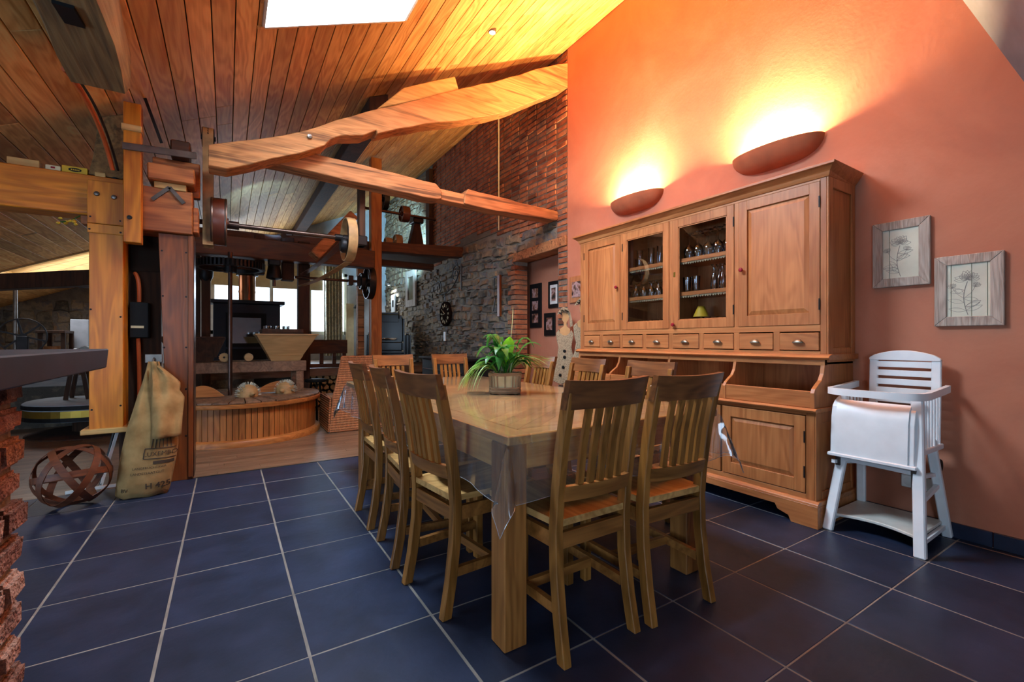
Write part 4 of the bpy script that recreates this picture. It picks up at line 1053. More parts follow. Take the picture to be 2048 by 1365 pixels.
sh = thing('line_shaft', 'long horizontal steel shaft between the two nearest belt pulleys', 'shaft')
MB().tube([(-.26,4.70,2.125),(1.20,4.70,2.125)], .021, 12).build('rod', W['rod'], sh, smooth=True)
MB().tube([(-.02,4.70,2.125),(.09,4.70,2.125)], .036, 12).build('coupling', W['rod'], sh, smooth=True); MB().tube([(.90,4.70,2.125),(.97,4.70,2.125)], .034, 12).build('coupling', W['iron'], sh, smooth=True)
pA = pulley('belt_pulley', W['beltbrown'], (-.06,4.70,2.14), .20, .12, 'red-brown belt pulley beside the stacked timber frame', 0, .04, W['beltbrown'])
for k in (-1,1): MB().lathe([(.203,-.008),(.206,0),(.203,.008)], (k*.05,0,0), 36, 'x').build('rim_band', W['steel'], pA, smooth=True)
pB = pulley('belt_pulley', W['belt'], (1.03,4.70,2.115), .215, .085, 'large pulley with pale belt at the end of the steel shaft', 5, .045)
MB().lathe([(.0,-.05),(.06,-.05),(.075,-.03),(.075,0)], (-.03,0,-.06), 18, 'x').build('boss', W['iron'], pB, smooth=True)
br_ = thing('hanger_bracket', 'dark wooden hanger carrying the shaft end beside the pale pulley', 'bracket')
BX('board', W['dark'], br_, 1.125, 1.185, 4.66, 4.76, 2.06, 2.78, .005); BX('bearing', W['iron'], br_, 1.09, 1.20, 4.63, 4.78, 2.06, 2.16, .01)
vb2 = thing('drive_belt', 'pale leather belt running straight up behind the red-brown pulley', 'belt')
BX('strand', W['belt'], vb2, -.176, -.10, 4.628, 4.634, 1.92, 2.86, .0); BX('strand', W['belt'], vb2, -.176, -.10, 4.80, 4.806, 1.92, 2.86, .0)
wp = [(-.138, 4.717+.086*math.cos(t), 2.86+.086*math.sin(t)) for t in [PI*i/12 for i in range(13)]]
MB().grid([[(p[0]-.038,p[1],p[2]),(p[0]+.038,p[1],p[2])] for p in wp]).build('strand', W['belt'], vb2, solid=.005)
pT = pulley('belt_pulley', W['iron'], (-.138,4.717,2.86), .082, .09, 'small iron pulley carrying the upright belt under the ceiling', 0, .02)
def strap_belt(p, q, w, lab, mat):
    m = MB(); p = Vector(p); q = Vector(q); rows = []
    for i in range(9):
        t = i/8; c = p.lerp(q, t); c.z -= .03*math.sin(PI*t); rows.append([(c.x-w/2,c.y,c.z),(c.x+w/2,c.y,c.z)])
    o = m.grid(rows).build('drive_belt', mat, None, solid=.005); tag(o, lab, 'belt')
strap_belt((1.03,4.72,1.895), (.82,6.55,1.83), .07, 'pale belt leaving the underside of the large pale pulley', W['belt'])
strap_belt((1.03,4.92,2.14), (.84,6.5,1.98), .07, 'darker crossing belt strand behind the large pale pulley', W['beltbrown'])

# ---- second truss and gallery, deeper in the room
o = beam_prism('gallery_beam', [(-.9,2.44),(.5,2.45),(1.74,2.50),(3.46,2.55),(3.46,2.73),(2.6,2.69),(1.74,2.63),(.5,2.58),(-.9,2.57)], 7.07, 7.27, W['darkx'], 'reddish tie beam of the gallery ending at the stone wall', amp=.005)
o = BX('gallery_beam', W['darkx'], None, 1.95, 3.1, 7.5, 7.65, 2.36, 2.46, .006); tag(o, 'lower brown joist under the gallery beam', 'beam')
o = BX('gallery_deck', W['darkx'], None, 1.0, 3.4, 7.27, 8.3, 2.60, 2.64, .003); tag(o, 'dark plank deck on the gallery beam', 'deck')
o = BX('truss_post', W['mill'], None, 1.85, 2.01, 6.93, 7.07, 0, 3.9, .006); tag(o, 'tall orange-brown wooden post rising past the gallery', 'post')
o = BX('truss_post', W['oldtie'], None, 1.74, 1.84, 7.3, 7.42, 0, 2.45, .01); tag(o, 'weathered pale post just behind the orange-brown post', 'post')
o = BX('truss_post', W['dark'], None, .84, .99, 6.92, 7.07, 0, 2.5, .006); tag(o, 'dark brown post behind the pale hopper', 'post')
o = BX('dark_beam', W['darkx'], None, -.9, 1.80, 6.55, 6.74, 2.15, 2.40, .008); tag(o, 'dark brown crossbeam above the flywheel gear', 'beam')
o = MB().hexa([(1.26,4.8,CZ(1.26)-.17),(1.46,4.8,CZ(1.26)-.17),(1.46,11.5,CZ(1.26)-.17),(1.26,11.5,CZ(1.26)-.17)],[(1.26,4.8,CZ(1.26)-.002),(1.46,4.8,CZ(1.46)-.002),(1.46,11.5,CZ(1.46)-.002),(1.26,11.5,CZ(1.26)-.002)]).build('purlin_beam', W['dark'], None, bevel=.008); tag(o, 'dark purlin running under the ceiling boards towards the window', 'beam')
o = MB().bar((.90,6.0,2.14),(1.40,6.15,2.75),.13,.15,(0,1,0)).build('brace_beam', W['oldtie'], None, bevel=.012); tag(o, 'rough grey diagonal brace behind the pale pulley', 'beam')
for k,(x0,x1,z0) in enumerate(((.62,.77,1.92),(.30,.42,1.98))):
    o = BX('hanging_block', W['dark'], None, x0, x1, 6.76, 6.92, z0, 2.5, .006); tag(o, ['dark block hanging under the crossbeam in front of the window','dark block hanging beside the flue pipe'][k], 'block')
o = thing('line_shaft', 'thin lower shaft in front of the curtain with an iron flywheel', 'shaft')
MB().tube([(.79,6.9,1.985),(1.83,6.9,1.985)], .02, 10).build('rod', W['rod'], o, smooth=True)
for x in (1.50,1.62): MB().box(x,x+.07,6.84,6.96,1.92,2.06).build('bearing', W['iron'], o, bevel=.006)
fwh = pulley('iron_flywheel', W['iron'], (1.80,6.86,1.97), .24, .09, 'black iron flywheel in front of the orange-brown post', 6, .06, cat='wheel')
pulley('gear_wheel', W['iron'], (1.70,6.88,1.99), .12, .06, 'small black gear beside the iron flywheel', 0, .05, cat='gear')
o = thing('line_shaft', 'upper gallery shaft carrying the small brown pulley', 'shaft'); MB().tube([(1.72,7.2,3.185),(3.0,7.2,3.165)], .022, 10).build('rod', W['rod'], o, smooth=True)
pulley('belt_pulley', W['beltbrown'], (2.46,7.2,3.18), .13, .12, 'brown belt pulley on the gallery shaft', 0, .04, W['beltbrown'])
pulley('belt_pulley', W['iron'], (2.14,7.25,3.38), .18, .08, 'dark pulley beside the top of the orange-brown post', 5, .04)
for k,(x,r) in enumerate(((2.28,.09),(2.44,.125))):
    pulley('spare_pulley', W['belt'], (x,7.5,2.64+r+.008), r, .11, ['smaller spare pulley resting on the gallery deck','larger spare pulley resting on the gallery deck'][k], 0, .03, W['belt'])
o = thing('bearing_stand', 'dark bearing stand on the gallery deck', 'stand')
MB().hexa([(2.56,7.28,2.64),(2.84,7.28,2.64),(2.84,7.42,2.64),(2.56,7.42,2.64)],[(2.66,7.28,3.08),(2.76,7.28,3.08),(2.76,7.42,3.08),(2.66,7.42,3.08)]).build('pedestal', W['dark'], o, bevel=.005); MB().box(2.62,2.80,7.22,7.44,3.08,3.2).build('bearing', W['iron'], o, bevel=.01)
BX('foot_board', W['darkx'], o, 2.5, 2.95, 7.27, 7.44, 2.64, 2.67, .003)

# ================================================================== MILL
MC = (.16, 6.27)
mp = thing('mill_platform', 'round boarded wooden mill platform', 'platform', (MC[0],MC[1],0))
MB().lathe([(.765,.02),(.765,.42)], (0,0,0), 64).build('core', W['dark'], mp)
n = 88
for k in range(n):
    a0 = 2*PI*k/n+.004; a1 = 2*PI*(k+1)/n-.004
    P = [(.768*math.cos(a0),.768*math.sin(a0)),(.79*math.cos(a0),.79*math.sin(a0)),(.79*math.cos(a1),.79*math.sin(a1)),(.768*math.cos(a1),.768*math.sin(a1))]
    MB().prism(P, 'z', .05, .41).build('stave', W['mill'], mp)
MB().lathe([(.79,0),(.845,0),(.845,.05),(.835,.062),(.79,.07)], (0,0,0), 72, 'z', True).build('base_ring', W['mill_x'], mp, smooth=True)
MB().lathe([(.78,.40),(.845,.40),(.85,.41),(.85,.44),(.83,.448),(.78,.448)], (0,0,0), 72, 'z', True).build('rim_ring', W['mill_x'], mp, smooth=True)
n = 36
for k in range(n):
    a0 = 2*PI*k/n+.006; a1 = 2*PI*(k+1)/n-.006; r1 = .84+rt.uniform(-.008,.006)
    P = [(.42*math.cos(a0),.42*math.sin(a0)),(r1*math.cos(a0),r1*math.sin(a0)),(r1*math.cos(a1),r1*math.sin(a1)),(.42*math.cos(a1),.42*math.sin(a1))]
    MB().prism(P, 'z', .448, .468).build('top_board', W['plankgrey'], mp, bevel=.002)
MB().lathe([(.43,.44),(.43,.463),(0,.463)], (0,0,0), 48).build('centre_disc', W['plankgrey'], mp)
mf = thing('mill_trestle', 'wooden trestle frame standing on the round platform', 'frame')
for (y0) in (6.30, 6.80): BX('rail', W['plankgrey'], mf, -.60, .86, y0, y0+.07, .72, .85, .006)
for x in (-.55,.74):
    for y0 in (6.30,6.80): BX('leg', W['plankgrey'], mf, x, x+.09, y0+.005, y0+.065, .469, .72, .006)
BX('cross_rail', W['plankgrey'], mf, .74, .83, 6.37, 6.80, .74, .83, .005); BX('cross_rail', W['plankgrey'], mf, -.55, -.46, 6.37, 6.80, .74, .83, .005)
def hopper(name, x0, x1, x0b, x1b, z0, z1, y0, y1, y0b, y1b, mt, lab):
    h = thing(name, lab, 'hopper'); th = .018
    A = [(x0b,y0b,z0),(x1b,y0b,z0),(x1b,y1b,z0),(x0b,y1b,z0)]; B = [(x0,y0,z1),(x1,y0,z1),(x1,y1,z1),(x0,y1,z1)]
    zm = z0+(z1-z0)*.2
    for i in range(4):
        j = (i+1)%4
        for (f0,f1) in ((0,.2),(.2,1.0)):
            L = lambda u,v,f: tuple(Vector(u).lerp(Vector(v), f))
            q = [L(A[i],B[i],f0+.004), L(A[j],B[j],f0+.004), L(A[j],B[j],f1-.004), L(A[i],B[i],f1-.004)]
            MB().add(q, [(0,1,2,3)]).build('side_board', mt, h, solid=th)
    MB().box(x0b,x1b,y0b,y1b,z0,z0+.015).build('bottom', mt, h)
    m = MB(); m.box(x0-.01,x1+.01,y0-.01,y0+.02,z1-.004,z1+.012).box(x0-.01,x1+.01,y1-.02,y1+.01,z1-.004,z1+.012).box(x0-.01,x0+.02,y0+.02,y1-.02,z1-.004,z1+.012).box(x1-.02,x1+.01,y0+.02,y1-.02,z1-.004,z1+.012)
    m.build('rim', mt, h)
    return h
hopper('grain_hopper', .30, .99, .47, .79, .853, 1.178, 6.28, 6.86, 6.40, 6.72, W['hopper'], 'pale wooden grain hopper with sloping sides on the trestle frame')
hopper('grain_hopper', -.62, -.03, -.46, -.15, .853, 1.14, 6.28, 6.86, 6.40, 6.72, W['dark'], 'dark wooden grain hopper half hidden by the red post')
ty_ = thing('serving_tray', 'dark wooden tray lying across the pale hopper', 'tray')
BX('base', W['dark'], ty_, .36, .82, 6.26, 6.86, 1.191, 1.205, .002)
for (a,b_,c_,d_) in ((.36,.82,6.26,6.275),(.36,.82,6.845,6.86),(.36,.375,6.275,6.845),(.805,.82,6.275,6.845)): BX('edge', W['dark'], ty_, a, b_, c_, d_, 1.205, 1.25, .003)
first = None
for k in range(6):
    if first is None: first = o = MB().lathe(tumbler(.085,.036), (0,0,0), 14).build('tumbler', W['glass'], None, smooth=True)
    else: o = first.copy(); COL.objects.link(o)
    o.location = (.43+(k%3)*.105, 6.40+(k//3)*.14, 1.2055); tag(o, 'small tumbler on the dark tray over the hopper', 'glass', 'tumblers on the tray')
# gear and spindle
g = thing('spur_gear', 'large black horizontal gear wheel above the millstones', 'gear', (.03,6.22,1.98))
MB().lathe([(.30,-.04),(.335,-.04),(.335,.04),(.30,.04)], (0,0,0), 60, 'z', True).build('rim', W['iron'], g)
m = MB()
for k in range(54):
    a = 2*PI*k/54; m.bar((.33*math.cos(a),.33*math.sin(a),0),(.362*math.cos(a),.362*math.sin(a),0),.02,.075)
stuff(m.build('teeth', W['iron'], g))
for k in range(4):
    a = PI/2*k+.4; MB().bar((0,0,0),(.31*math.cos(a),.31*math.sin(a),0),.05,.05).build('spoke', W['iron'], g)
MB().lathe([(.07,-.08),(.07,.08)], (0,0,0), 20).build('hub', W['iron'], g, smooth=True)
o = thing('spindle', 'upright steel spindle between the two hoppers', 'shaft'); MB().tube([(.03,6.22,.469),(.03,6.22,2.14)], .024, 10).build('rod', W['rod'], o, smooth=True)
o = thing('mill_post', 'dark wooden machine post left of the stove', 'post'); BX('post', W['dark'], o, -.29, -.19, 7.28, 7.39, 0, 2.44, .006); MB().lathe([(.05,1.9),(.08,1.96),(.085,2.06),(.05,2.14)], (-.24,7.33,0), 14).build('bearing', W['iron'], o, smooth=True)
# pipes, pinion cluster
pc = thing('crown_gear', 'black cone-shaped gear hanging under the crossbeam', 'gear', (.52,6.66,2.02))
MB().lathe([(.04,-.12),(.095,-.10),(.07,.06),(.04,.08)], (0,0,0), 22).build('cone', W['iron'], pc, smooth=True); MB().lathe([(.02,-.2),(.02,.14)], (0,0,0), 10).build('spindle', W['rod'], pc, smooth=True)
BX('bearing', W['iron'], pc, -.07, .07, -.08, .08, .06, .14, .01)
# hedgehogs and small things on the platform
def hedgehog(x, y, rz, lab):
    h = thing('hedgehog_ornament', lab, 'ornament', (x,y,.4685), rz, 'hedgehog ornaments on the round platform')
    MB().lathe([(.105,.0),(.108,.03),(.095,.085),(.06,.125),(0,.14)], (0,0,0), 18).build('body', W['hopper'], h, smooth=True)
    m = MB(); rr = random.Random(int(x*100))
    for k in range(150):
        u = rr.uniform(-2.3, 2.3)+PI/2; v = rr.uniform(.02,1.35); d = Vector((math.cos(u)*math.cos(v), math.sin(u)*math.cos(v), math.sin(v)))
        p = Vector((d.x*.10,d.y*.10,d.z*.125+.01)); q = p+d*.035; s_ = d.cross(Vector((.3,.2,.9))).normalized()*.007
        m.add([p-s_,p+s_,q+s_*.6,q-s_*.6],[(0,1,2,3)])
    stuff(m.build('spines', W['paper'], h, solid=.002))
    MB().lathe([(.03,-.12),(.022,-.14),(.0,-.155)], (0,0,.04), 12, 'y').build('snout', W['hopper'], h, smooth=True)
    return h
hedgehog(.20, 5.94, R(20), 'straw hedgehog ornament at the front of the round platform, below the spindle')
hedgehog(.60, 6.10, R(-25), 'straw hedgehog ornament on the round platform, below the pale hopper')
def cog(x, z, r, lab):
    c = thing('wooden_cog', lab, 'gear', (x,6.27,z))
    P = [((r*(1 if k%2 else .86))*math.cos(2*PI*k/28), (r*(1 if k%2 else .86))*math.sin(2*PI*k/28)) for k in range(28)]
    MB().prism(P, 'y', -.02, .025).build('disc', W['hopper'], c); MB().lathe([(.012,-.03),(.012,.03)], (0,0,0), 10, 'y').build('axle', W['iron'], c)
cog(-.03, .85+.058, .055, 'toothed wooden cog on the trestle rail')
o = MB().lathe([(.0,-.06),(.045,-.06),(.05,-.02),(.05,.04),(.02,.06),(0,.06)], (.22,6.33,.903), 16, 'y').build('wooden_roller', W['hopper'], None, smooth=True); tag(o, 'round wooden roller on the trestle rail beside the cog', 'roller')
for k,(xa,xb,yc) in enumerate(((-.34,-.02,6.05),(.26,.70,6.262))):
    P = [(xa+(xb-xa)*i/10, .474+.13*math.sin(PI*(i/10*.75+(.25 if k == 0 else 0)))) for i in range(11)]
    P = P+[(xb,.474),(xa,.474)]
    o = MB().prism(P, 'y', yc, yc+.03).build('mill_trough_board', W['mill_x'], None, bevel=.003); tag(o, ['curved wooden trough board beside the red post','curved wooden trough board behind the hedgehogs'][k], 'board')

cp = thing('added_dark_screen', 'made-up dark plank screen added to darken the bright strip behind the red post', 'screen')  # invented boards, added to darken the bright strip of wall behind
for k in range(3): BX('plank', W['dark'], cp, -.62+k*.105, -.52+k*.105, 7.50, 7.53, 0, 2.43, .003)
BX('batten', W['dark'], cp, -.62, -.31, 7.53, 7.56, 1.9, 2.0, .003)
# ================================================================== LIVING AREA
st = thing('stove', 'large dark blue-grey stove with glass door under a copper flue', 'stove')
BX('body', W['navy'], st, -.20, .80, 9.0, 9.5, .66, 1.74, .01); BX('top_slab', W['navy'], st, -.27, .87, 8.95, 9.55, 1.74, 1.80, .008); BX('base', W['navy'], st, -.23, .83, 8.97, 9.52, .65, .72, .006)
d = MB().box(-.02,.58,8.975,9.0,1.0,1.06).box(-.02,.58,8.975,9.0,1.50,1.58).box(-.02,.06,8.975,9.0,1.06,1.50).box(.50,.58,8.975,9.0,1.06,1.50).build('door', W['black'], st)
MB().box(.06,.50,8.985,8.99,1.06,1.50).build('pane', W['stove_glass'] if 'stove_glass' in W else clear('stove_glass', (.25,.3,.36,1), .04, 2.2, .25), d)
BX('ash_drawer', W['black'], st, -.02, .58, 8.98, 9.0, .78, .96, .004); MB().bar((.54,8.96,1.2),(.54,8.96,1.36),.014,.014,(0,1,0)).build('handle', W['steel'], d)
MB().lathe([(.13,1.80),(.13,2.98)], (.30,9.25,0), 24).build('flue_pipe', W['copper'], st, smooth=True); MB().lathe([(.136,1.95),(.136,1.98)], (.30,9.25,0), 24).build('flue_band', W['copper'], st, smooth=True)
MB().lathe([(.17,2.25),(.17,3.0)], (.30,9.25,0), 24).build('flue_sleeve', W['black'], st, smooth=True)
bl = thing('bench_rail', 'dark wooden balustrade in front of the raised living floor', 'railing')
BX('top_rail', W['darkx'], bl, 1.08, 1.74, 8.03, 8.09, .89, 1.12, .006); BX('bottom_rail', W['darkx'], bl, 1.08, 1.74, 8.03, 8.09, .655, .72, .005)
for x in (1.10,1.30,1.50,1.66): BX('baluster', W['darkx'], bl, x, x+.06, 8.035, 8.085, .72, .89, .004)
lo = None; lg = random.Random(8)
zz = .0; row = 0
cells = []
for row in range(6):
    for k in range(7):
        cells.append((1.06+k*.102+(row%2)*.05, .055+row*.088))
for k,(x,z) in enumerate(cells):
    if k < 3:
        q = [[(.043*math.cos(t),.043*math.sin(t)) for t in [2*PI*i/9 for i in range(9)]], [(0,-.03),(.042,.01),(.028,.038),(-.01,.042),(-.04,.02)], [(-.04,-.03),(.04,-.033),(.038,.0),(.0,.041),(-.036,.02)]][k]
        o = MB().prism(q, 'y', 0, .45).build('firewood_log', W['hopper'], None); 
        if k == 0: LM = []
        LM.append(o.data)
    else:
        o = bpy.data.objects.new('firewood_log', lg.choice(LM)); COL.objects.link(o)
    o.location = (x, 8.06+lg.uniform(0,.04), z+.0); o.rotation_euler = (0, 0 if k < 0 else lg.uniform(0,6.28), 0)
    tag(o, 'split firewood log stacked under the raised floor', 'log', 'firewood under the raised floor')
ac = thing('armchair', 'black leather armchair by the stone wall', 'armchair', (2.86,9.35,.65), R(-18))
def pad(name, b, bev=.05): return BX(name, W['blackgloss'], ac, *b, bev, 3)
pad('seat_cushion', (-.30,.30,-.35,.30,.22,.46)); pad('backrest', (-.32,.32,.24,.46,.40,.98)); pad('headrest', (-.25,.25,.20,.44,.80,1.06), .06)
pad('armrest', (-.44,-.30,-.38,.40,.08,.62)); pad('armrest', (.30,.44,-.38,.40,.08,.62)); pad('base', (-.38,.38,-.3,.38,.0,.22), .03)
o = MB().grid([[(2.66+.05*i+.02*math.sin(k), 9.02+.05*k, 1.145+.02*math.sin(i*1.3+k)) for i in range(6)] for k in range(6)]).build('white_throw', W['worn'], None, smooth=True, solid=.01); tag(o, 'crumpled white cloth lying on the black armchair', 'cloth')
cu = MB(); rows = []
for zi in range(8):
    z = .75+zi*.32; rows.append([(1.95+.42*k/40, 11.46+.035*math.sin(k*.95+.1*zi), z) for k in range(41)])
cu = cu.grid(rows).build('curtain', photo('printed_curtain', [lin(196,190,160), lin(214,206,178), lin(150,150,130), lin(220,212,188)]), None, smooth=True, solid=.006); tag(cu, 'long printed linen curtain beside the bright window', 'curtain')
for k,(x0,x1,lab) in enumerate(((-.28,.82,'pale fabric roman blind above the stove window'),(.86,1.93,'pale fabric roman blind next to the long curtain'))):
    b_ = thing('roman_blind', lab, 'blind')
    for q in range(4): BX('fold', W['shade'], b_, x0, x1, 11.50+.012*q, 11.515+.012*q, 2.30+.10*q, 2.42+.10*q+.06, .003)
o = MB().hexa([(2.42,11.3,.66),(2.60,11.3,.66),(2.60,11.36,.66),(2.42,11.36,.66)], [(2.46,11.5,2.02),(2.64,11.5,2.02),(2.64,11.56,2.02),(2.46,11.56,2.02)]).build('leaning_board', W['cream'], None, bevel=.004); tag(o, 'tall cream board leaning against the far wall by the curtain', 'board')
fl_ = thing('floor_lamp', 'black curved floor lamp by the far wall', 'lamp')
MB().tube(bez((2.80,11.3,.67),(2.82,11.3,1.8),(2.80,11.3,2.05),(2.68,11.3,1.98),12), .012, 8).build('stem', W['black'], fl_, smooth=True); MB().lathe([(.12,.65),(.12,.67),(0,.672)], (2.80,11.3,0), 18).build('foot', W['black'], fl_); MB().lathe([(.03,1.99),(.10,1.90)], (2.68,11.3,0), 16).build('lamp_shade', W['black'], fl_, solid=.003)
so = thing('sideboard', 'low black lacquered sideboard in front of the stone wall', 'sideboard')
BX('body', W['black'], so, 2.42, 2.95, 4.95, 6.3, .06, .85, .006); BX('top', W['blackgloss'], so, 2.38, 2.98, 4.9, 6.35, .85, .88, .005); BX('front_rail', W['steel'], so, 2.412, 2.42, 4.97, 6.28, .70, .712, .0); BX('plinth', W['black'], so, 2.45, 2.93, 4.98, 6.27, 0, .06, .0)
wc = thing('wicker_seat', 'high-backed brown wicker seat behind the dining table', 'seat', (0,0,0))
def wsheet(fn, n, mm, name):
    return MB().grid([[fn(i/n, k/mm) for i in range(n+1)] for k in range(mm+1)]).build(name, W['cane_weave'], wc, smooth=True, solid=.02)
def cane_weave():
    m, nt, b = mat_new('cane_weave'); L = nt.links.new; tc = nd(nt,'ShaderNodeTexCoord')
    w1 = nd(nt,'ShaderNodeTexWave', bands_direction='X'); w1.inputs['Scale'].default_value = 20; L(tc.outputs['Object'], w1.inputs['Vector'])
    w2 = nd(nt,'ShaderNodeTexWave', bands_direction='Z'); w2.inputs['Scale'].default_value = 11; w2.inputs['Distortion'].default_value = .6; L(tc.outputs['Object'], w2.inputs['Vector'])
    w3 = nd(nt,'ShaderNodeMath', operation='MULTIPLY'); L(w1.outputs['Fac'], w3.inputs[0]); w3.inputs[1].default_value = .45
    mu = nd(nt,'ShaderNodeMath', operation='MULTIPLY_ADD'); L(w2.outputs['Fac'], mu.inputs[0]); mu.inputs[1].default_value = .55; L(w3.outputs[0], mu.inputs[2])
    r = ramp(nt, [(.1, lin(112,66,36)), (.8, lin(190,128,78))]); L(mu.outputs[0], r.inputs[0]); L(r.outputs[0], b.inputs['Base Color']); b.inputs['Roughness'].default_value = .6
    bp = nd(nt,'ShaderNodeBump'); bp.inputs['Strength'].default_value = .6; bp.inputs['Distance'].default_value = .01; L(mu.outputs[0], bp.inputs['Height']); L(bp.outputs[0], b.inputs['Normal'])
    return m
W['cane_weave'] = cane_weave()
wsheet(lambda u,v: (1.035+.06*v+(.62-.08*v)*u, 5.72+.10*v, .012+.40*v), 8, 8, 'skirt'); wsheet(lambda u,v: (1.095+.125*v+(.54-.17*v)*u, 5.82+.12*v, .41+.49*v), 8, 8, 'back')
wsheet(lambda u,v: (1.05+.60*u, 5.85+.5*v, .40+.03*math.sin(PI*v)), 6, 6, 'seat_mat'); wsheet(lambda u,v: (1.035+.02*v, 5.72+.62*u, .012+.40*v), 6, 6, 'skirt_side'); wsheet(lambda u,v: (1.66-.02*v, 5.72+.62*u, .012+.40*v), 6, 6, 'skirt_side')
MB().tube([(1.035,5.715,.015),(1.655,5.715,.015)], .014, 8).build('edge_cane', W['cane'], wc, smooth=True); MB().tube([(1.22,5.94,.90),(1.59,5.94,.90)], .014, 8).build('edge_cane', W['cane'], wc, smooth=True)
MB().tube([(1.035,5.715,.015),(1.095,5.815,.41),(1.22,5.935,.90)], .012, 8).build('edge_cane', W['cane'], wc, smooth=True)
bs = thing('bar_stool', 'small black round stool beside the wicker seat', 'stool', (1.02,6.62,0))
MB().lathe([(.0,.545),(.13,.545),(.14,.555),(.14,.575),(.12,.585),(0,.585)], (0,0,0), 22).build('seat', W['black'], bs, smooth=True)
for k in range(3):
    a = 2*PI*k/3+.5; MB().tube([(.06*math.cos(a),.06*math.sin(a),.55),(.12*math.cos(a),.12*math.sin(a),0)], .013, 8).build('leg', W['black'], bs, smooth=True)

# ---- on the stone and brick walls
ck = thing('wall_clock', 'dark round wall clock with cream roman numerals on the stone wall', 'clock', (3.405,7.68,1.60))
RC = .225
MB().lathe([(0,-.02),(RC*.86,-.02),(RC*.9,-.03),(RC,-.025),(RC,.02),(0,.02)], (0,0,0), 40, 'x').build('face', plain('clock_face', lin(34,24,20), 1.0, spec=0), ck, smooth=True)
num = ['XII','I','II','III','IIII','V','VI','VII','VIII','IX','X','XI']
for k,s in enumerate(num):
    a = 2*PI*k/12; M = Matrix.Rotation(-a, 4, 'X')
    m = MB(); w = .013; x = -(len(s)-1)*w/2
    for c_ in s:
        if c_ == 'I': m.box(-.0245,-.021, x-.0022, x+.0022, .125, .182)
        elif c_ == 'X': m.bar((-.0228,x-.006,.125),(-.0228,x+.006,.182),.0035,.0045,(1,0,0)).bar((-.0228,x+.006,.125),(-.0228,x-.006,.182),.0035,.003,(1,0,0))
        else: m.bar((-.0228,x,.125),(-.0228,x-.007,.182),.0035,.0045,(1,0,0)).bar((-.0228,x,.125),(-.0228,x+.007,.182),.0035,.003,(1,0,0))
        x += w
    # the clock is read from -X: mirror along y
    m.v = [(p[0],-p[1],p[2]) for p in m.v]
    m.xf(Matrix.Rotation(a, 4, 'X')).build('numeral', W['cream'], ck)
MB().bar((-.026,0,0),(-.026,.085,.055),.004,.012,(1,0,0)).build('hour_hand', W['cream'], ck); MB().bar((-.026,0,0),(-.026,.125,-.02),.004,.008,(1,0,0)).build('minute_hand', W['cream'], ck)
bk = thing('scroll_bracket_arm', 'black wrought iron scroll bracket above the wall clock', 'bracket')
def spiral(cy, cz, r0, r1, a0, a1, n=26, x=3.38): return [(x, cy+(r0+(r1-r0)*i/n)*math.cos(a0+(a1-a0)*i/n), cz+(r0+(r1-r0)*i/n)*math.sin(a0+(a1-a0)*i/n)) for i in range(n+1)]
MB().tube(spiral(7.20,2.27,.03,.17,R(0),R(520)), .009, 6).build('scroll', W['iron'], bk, smooth=True); MB().tube(spiral(7.95,2.10,.03,.14,R(180),R(-320)), .009, 6).build('scroll', W['iron'], bk, smooth=True)
MB().tube([Vector(p) for p in bez((3.38,7.05,2.30),(3.38,7.25,1.98),(3.38,7.7,1.95),(3.38,7.98,1.97),12)], .009, 6).build('arm', W['iron'], bk, smooth=True); MB().tube([(3.38,7.68,1.97),(3.39,7.68,1.82)], .006, 6).build('chain', W['iron'], bk)
MB().tube([(3.38,6.98,2.42),(3.38,6.98,1.98)], .012, 6).build('back_bar', W['iron'], bk); MB().tube([(3.38,6.98,2.2),(3.45,6.98,2.2)], .01, 6).build('back_bar', W['iron'], bk)
o = BX('paper_tag', W['socket'], None, 3.41, 3.43, 7.72, 7.80, 1.10, 1.27, .002); tag(o, 'small white tag on the stone wall under the clock', 'tag')
o = thing('tall_mirror', 'narrow mirror in a pale blue-grey frame high on the stone wall', 'mirror')
for (a,b_,c_,d_) in ((9.22,9.36,1.85,2.64),(9.70,9.84,1.85,2.64),(9.36,9.70,1.85,2.0),(9.36,9.70,2.50,2.64)): BX('frame_side', W['greyframe'], o, 3.38, 3.42, a, b_, c_, d_, .004)
MB().box(3.40,3.41,9.36,9.70,2.0,2.5).build('glass', plain('mirror_glass', lin(200,190,160), .05, 1), o)
o = thing('small_picture', 'small white-framed picture near the far wall light', 'picture'); BX('frame', W['socket'], o, 3.40, 3.43, 10.66, 10.94, 1.80, 2.22, .004); BX('print', W['black'], o, 3.396, 3.402, 10.74, 10.86, 1.93, 2.09, .0)
ol = thing('old_tool', 'old wooden hand tool hanging on the stone wall', 'tool')
BX('handle', W['red_z'], ol, 3.39, 3.43, 5.72, 5.79, 1.46, 2.08, .006); MB().tube([(3.40,5.88,2.05),(3.40,5.90,1.8),(3.40,5.86,1.72),(3.40,5.92,1.55)], .007, 6).build('iron_hook', W['iron'], ol, smooth=True); MB().bar((3.41,5.74,2.06),(3.41,5.92,2.06),.02,.02).build('cross_piece', W['iron'], ol)
o = MB().tube([(3.42,5.79,2.75),(3.42,5.79,4.55)], .009, 6).build('wall_conduit', W['cream'], None, smooth=True); tag(o, 'thin pale conduit running up the brick wall', 'cable')
def photo_frame(x, y0, y1, z0, z1, cells, mt, lab, mat_in=None):
    f = thing('photo_frame', lab, 'picture')
    BX('frame', mt, f, x-.02, x, y0, y1, z0, z1, .003)
    for (a,b_,c_,d_) in cells:
        if mat_in: BX('mat', mat_in, f, x-.024, x-.019, a-.035, b_+.035, c_-.04, d_+.04, .001)
        BX('photo', W['photo'], f, x-.026, x-.0235 if mat_in else x-.019, a, b_, c_, d_, .0)
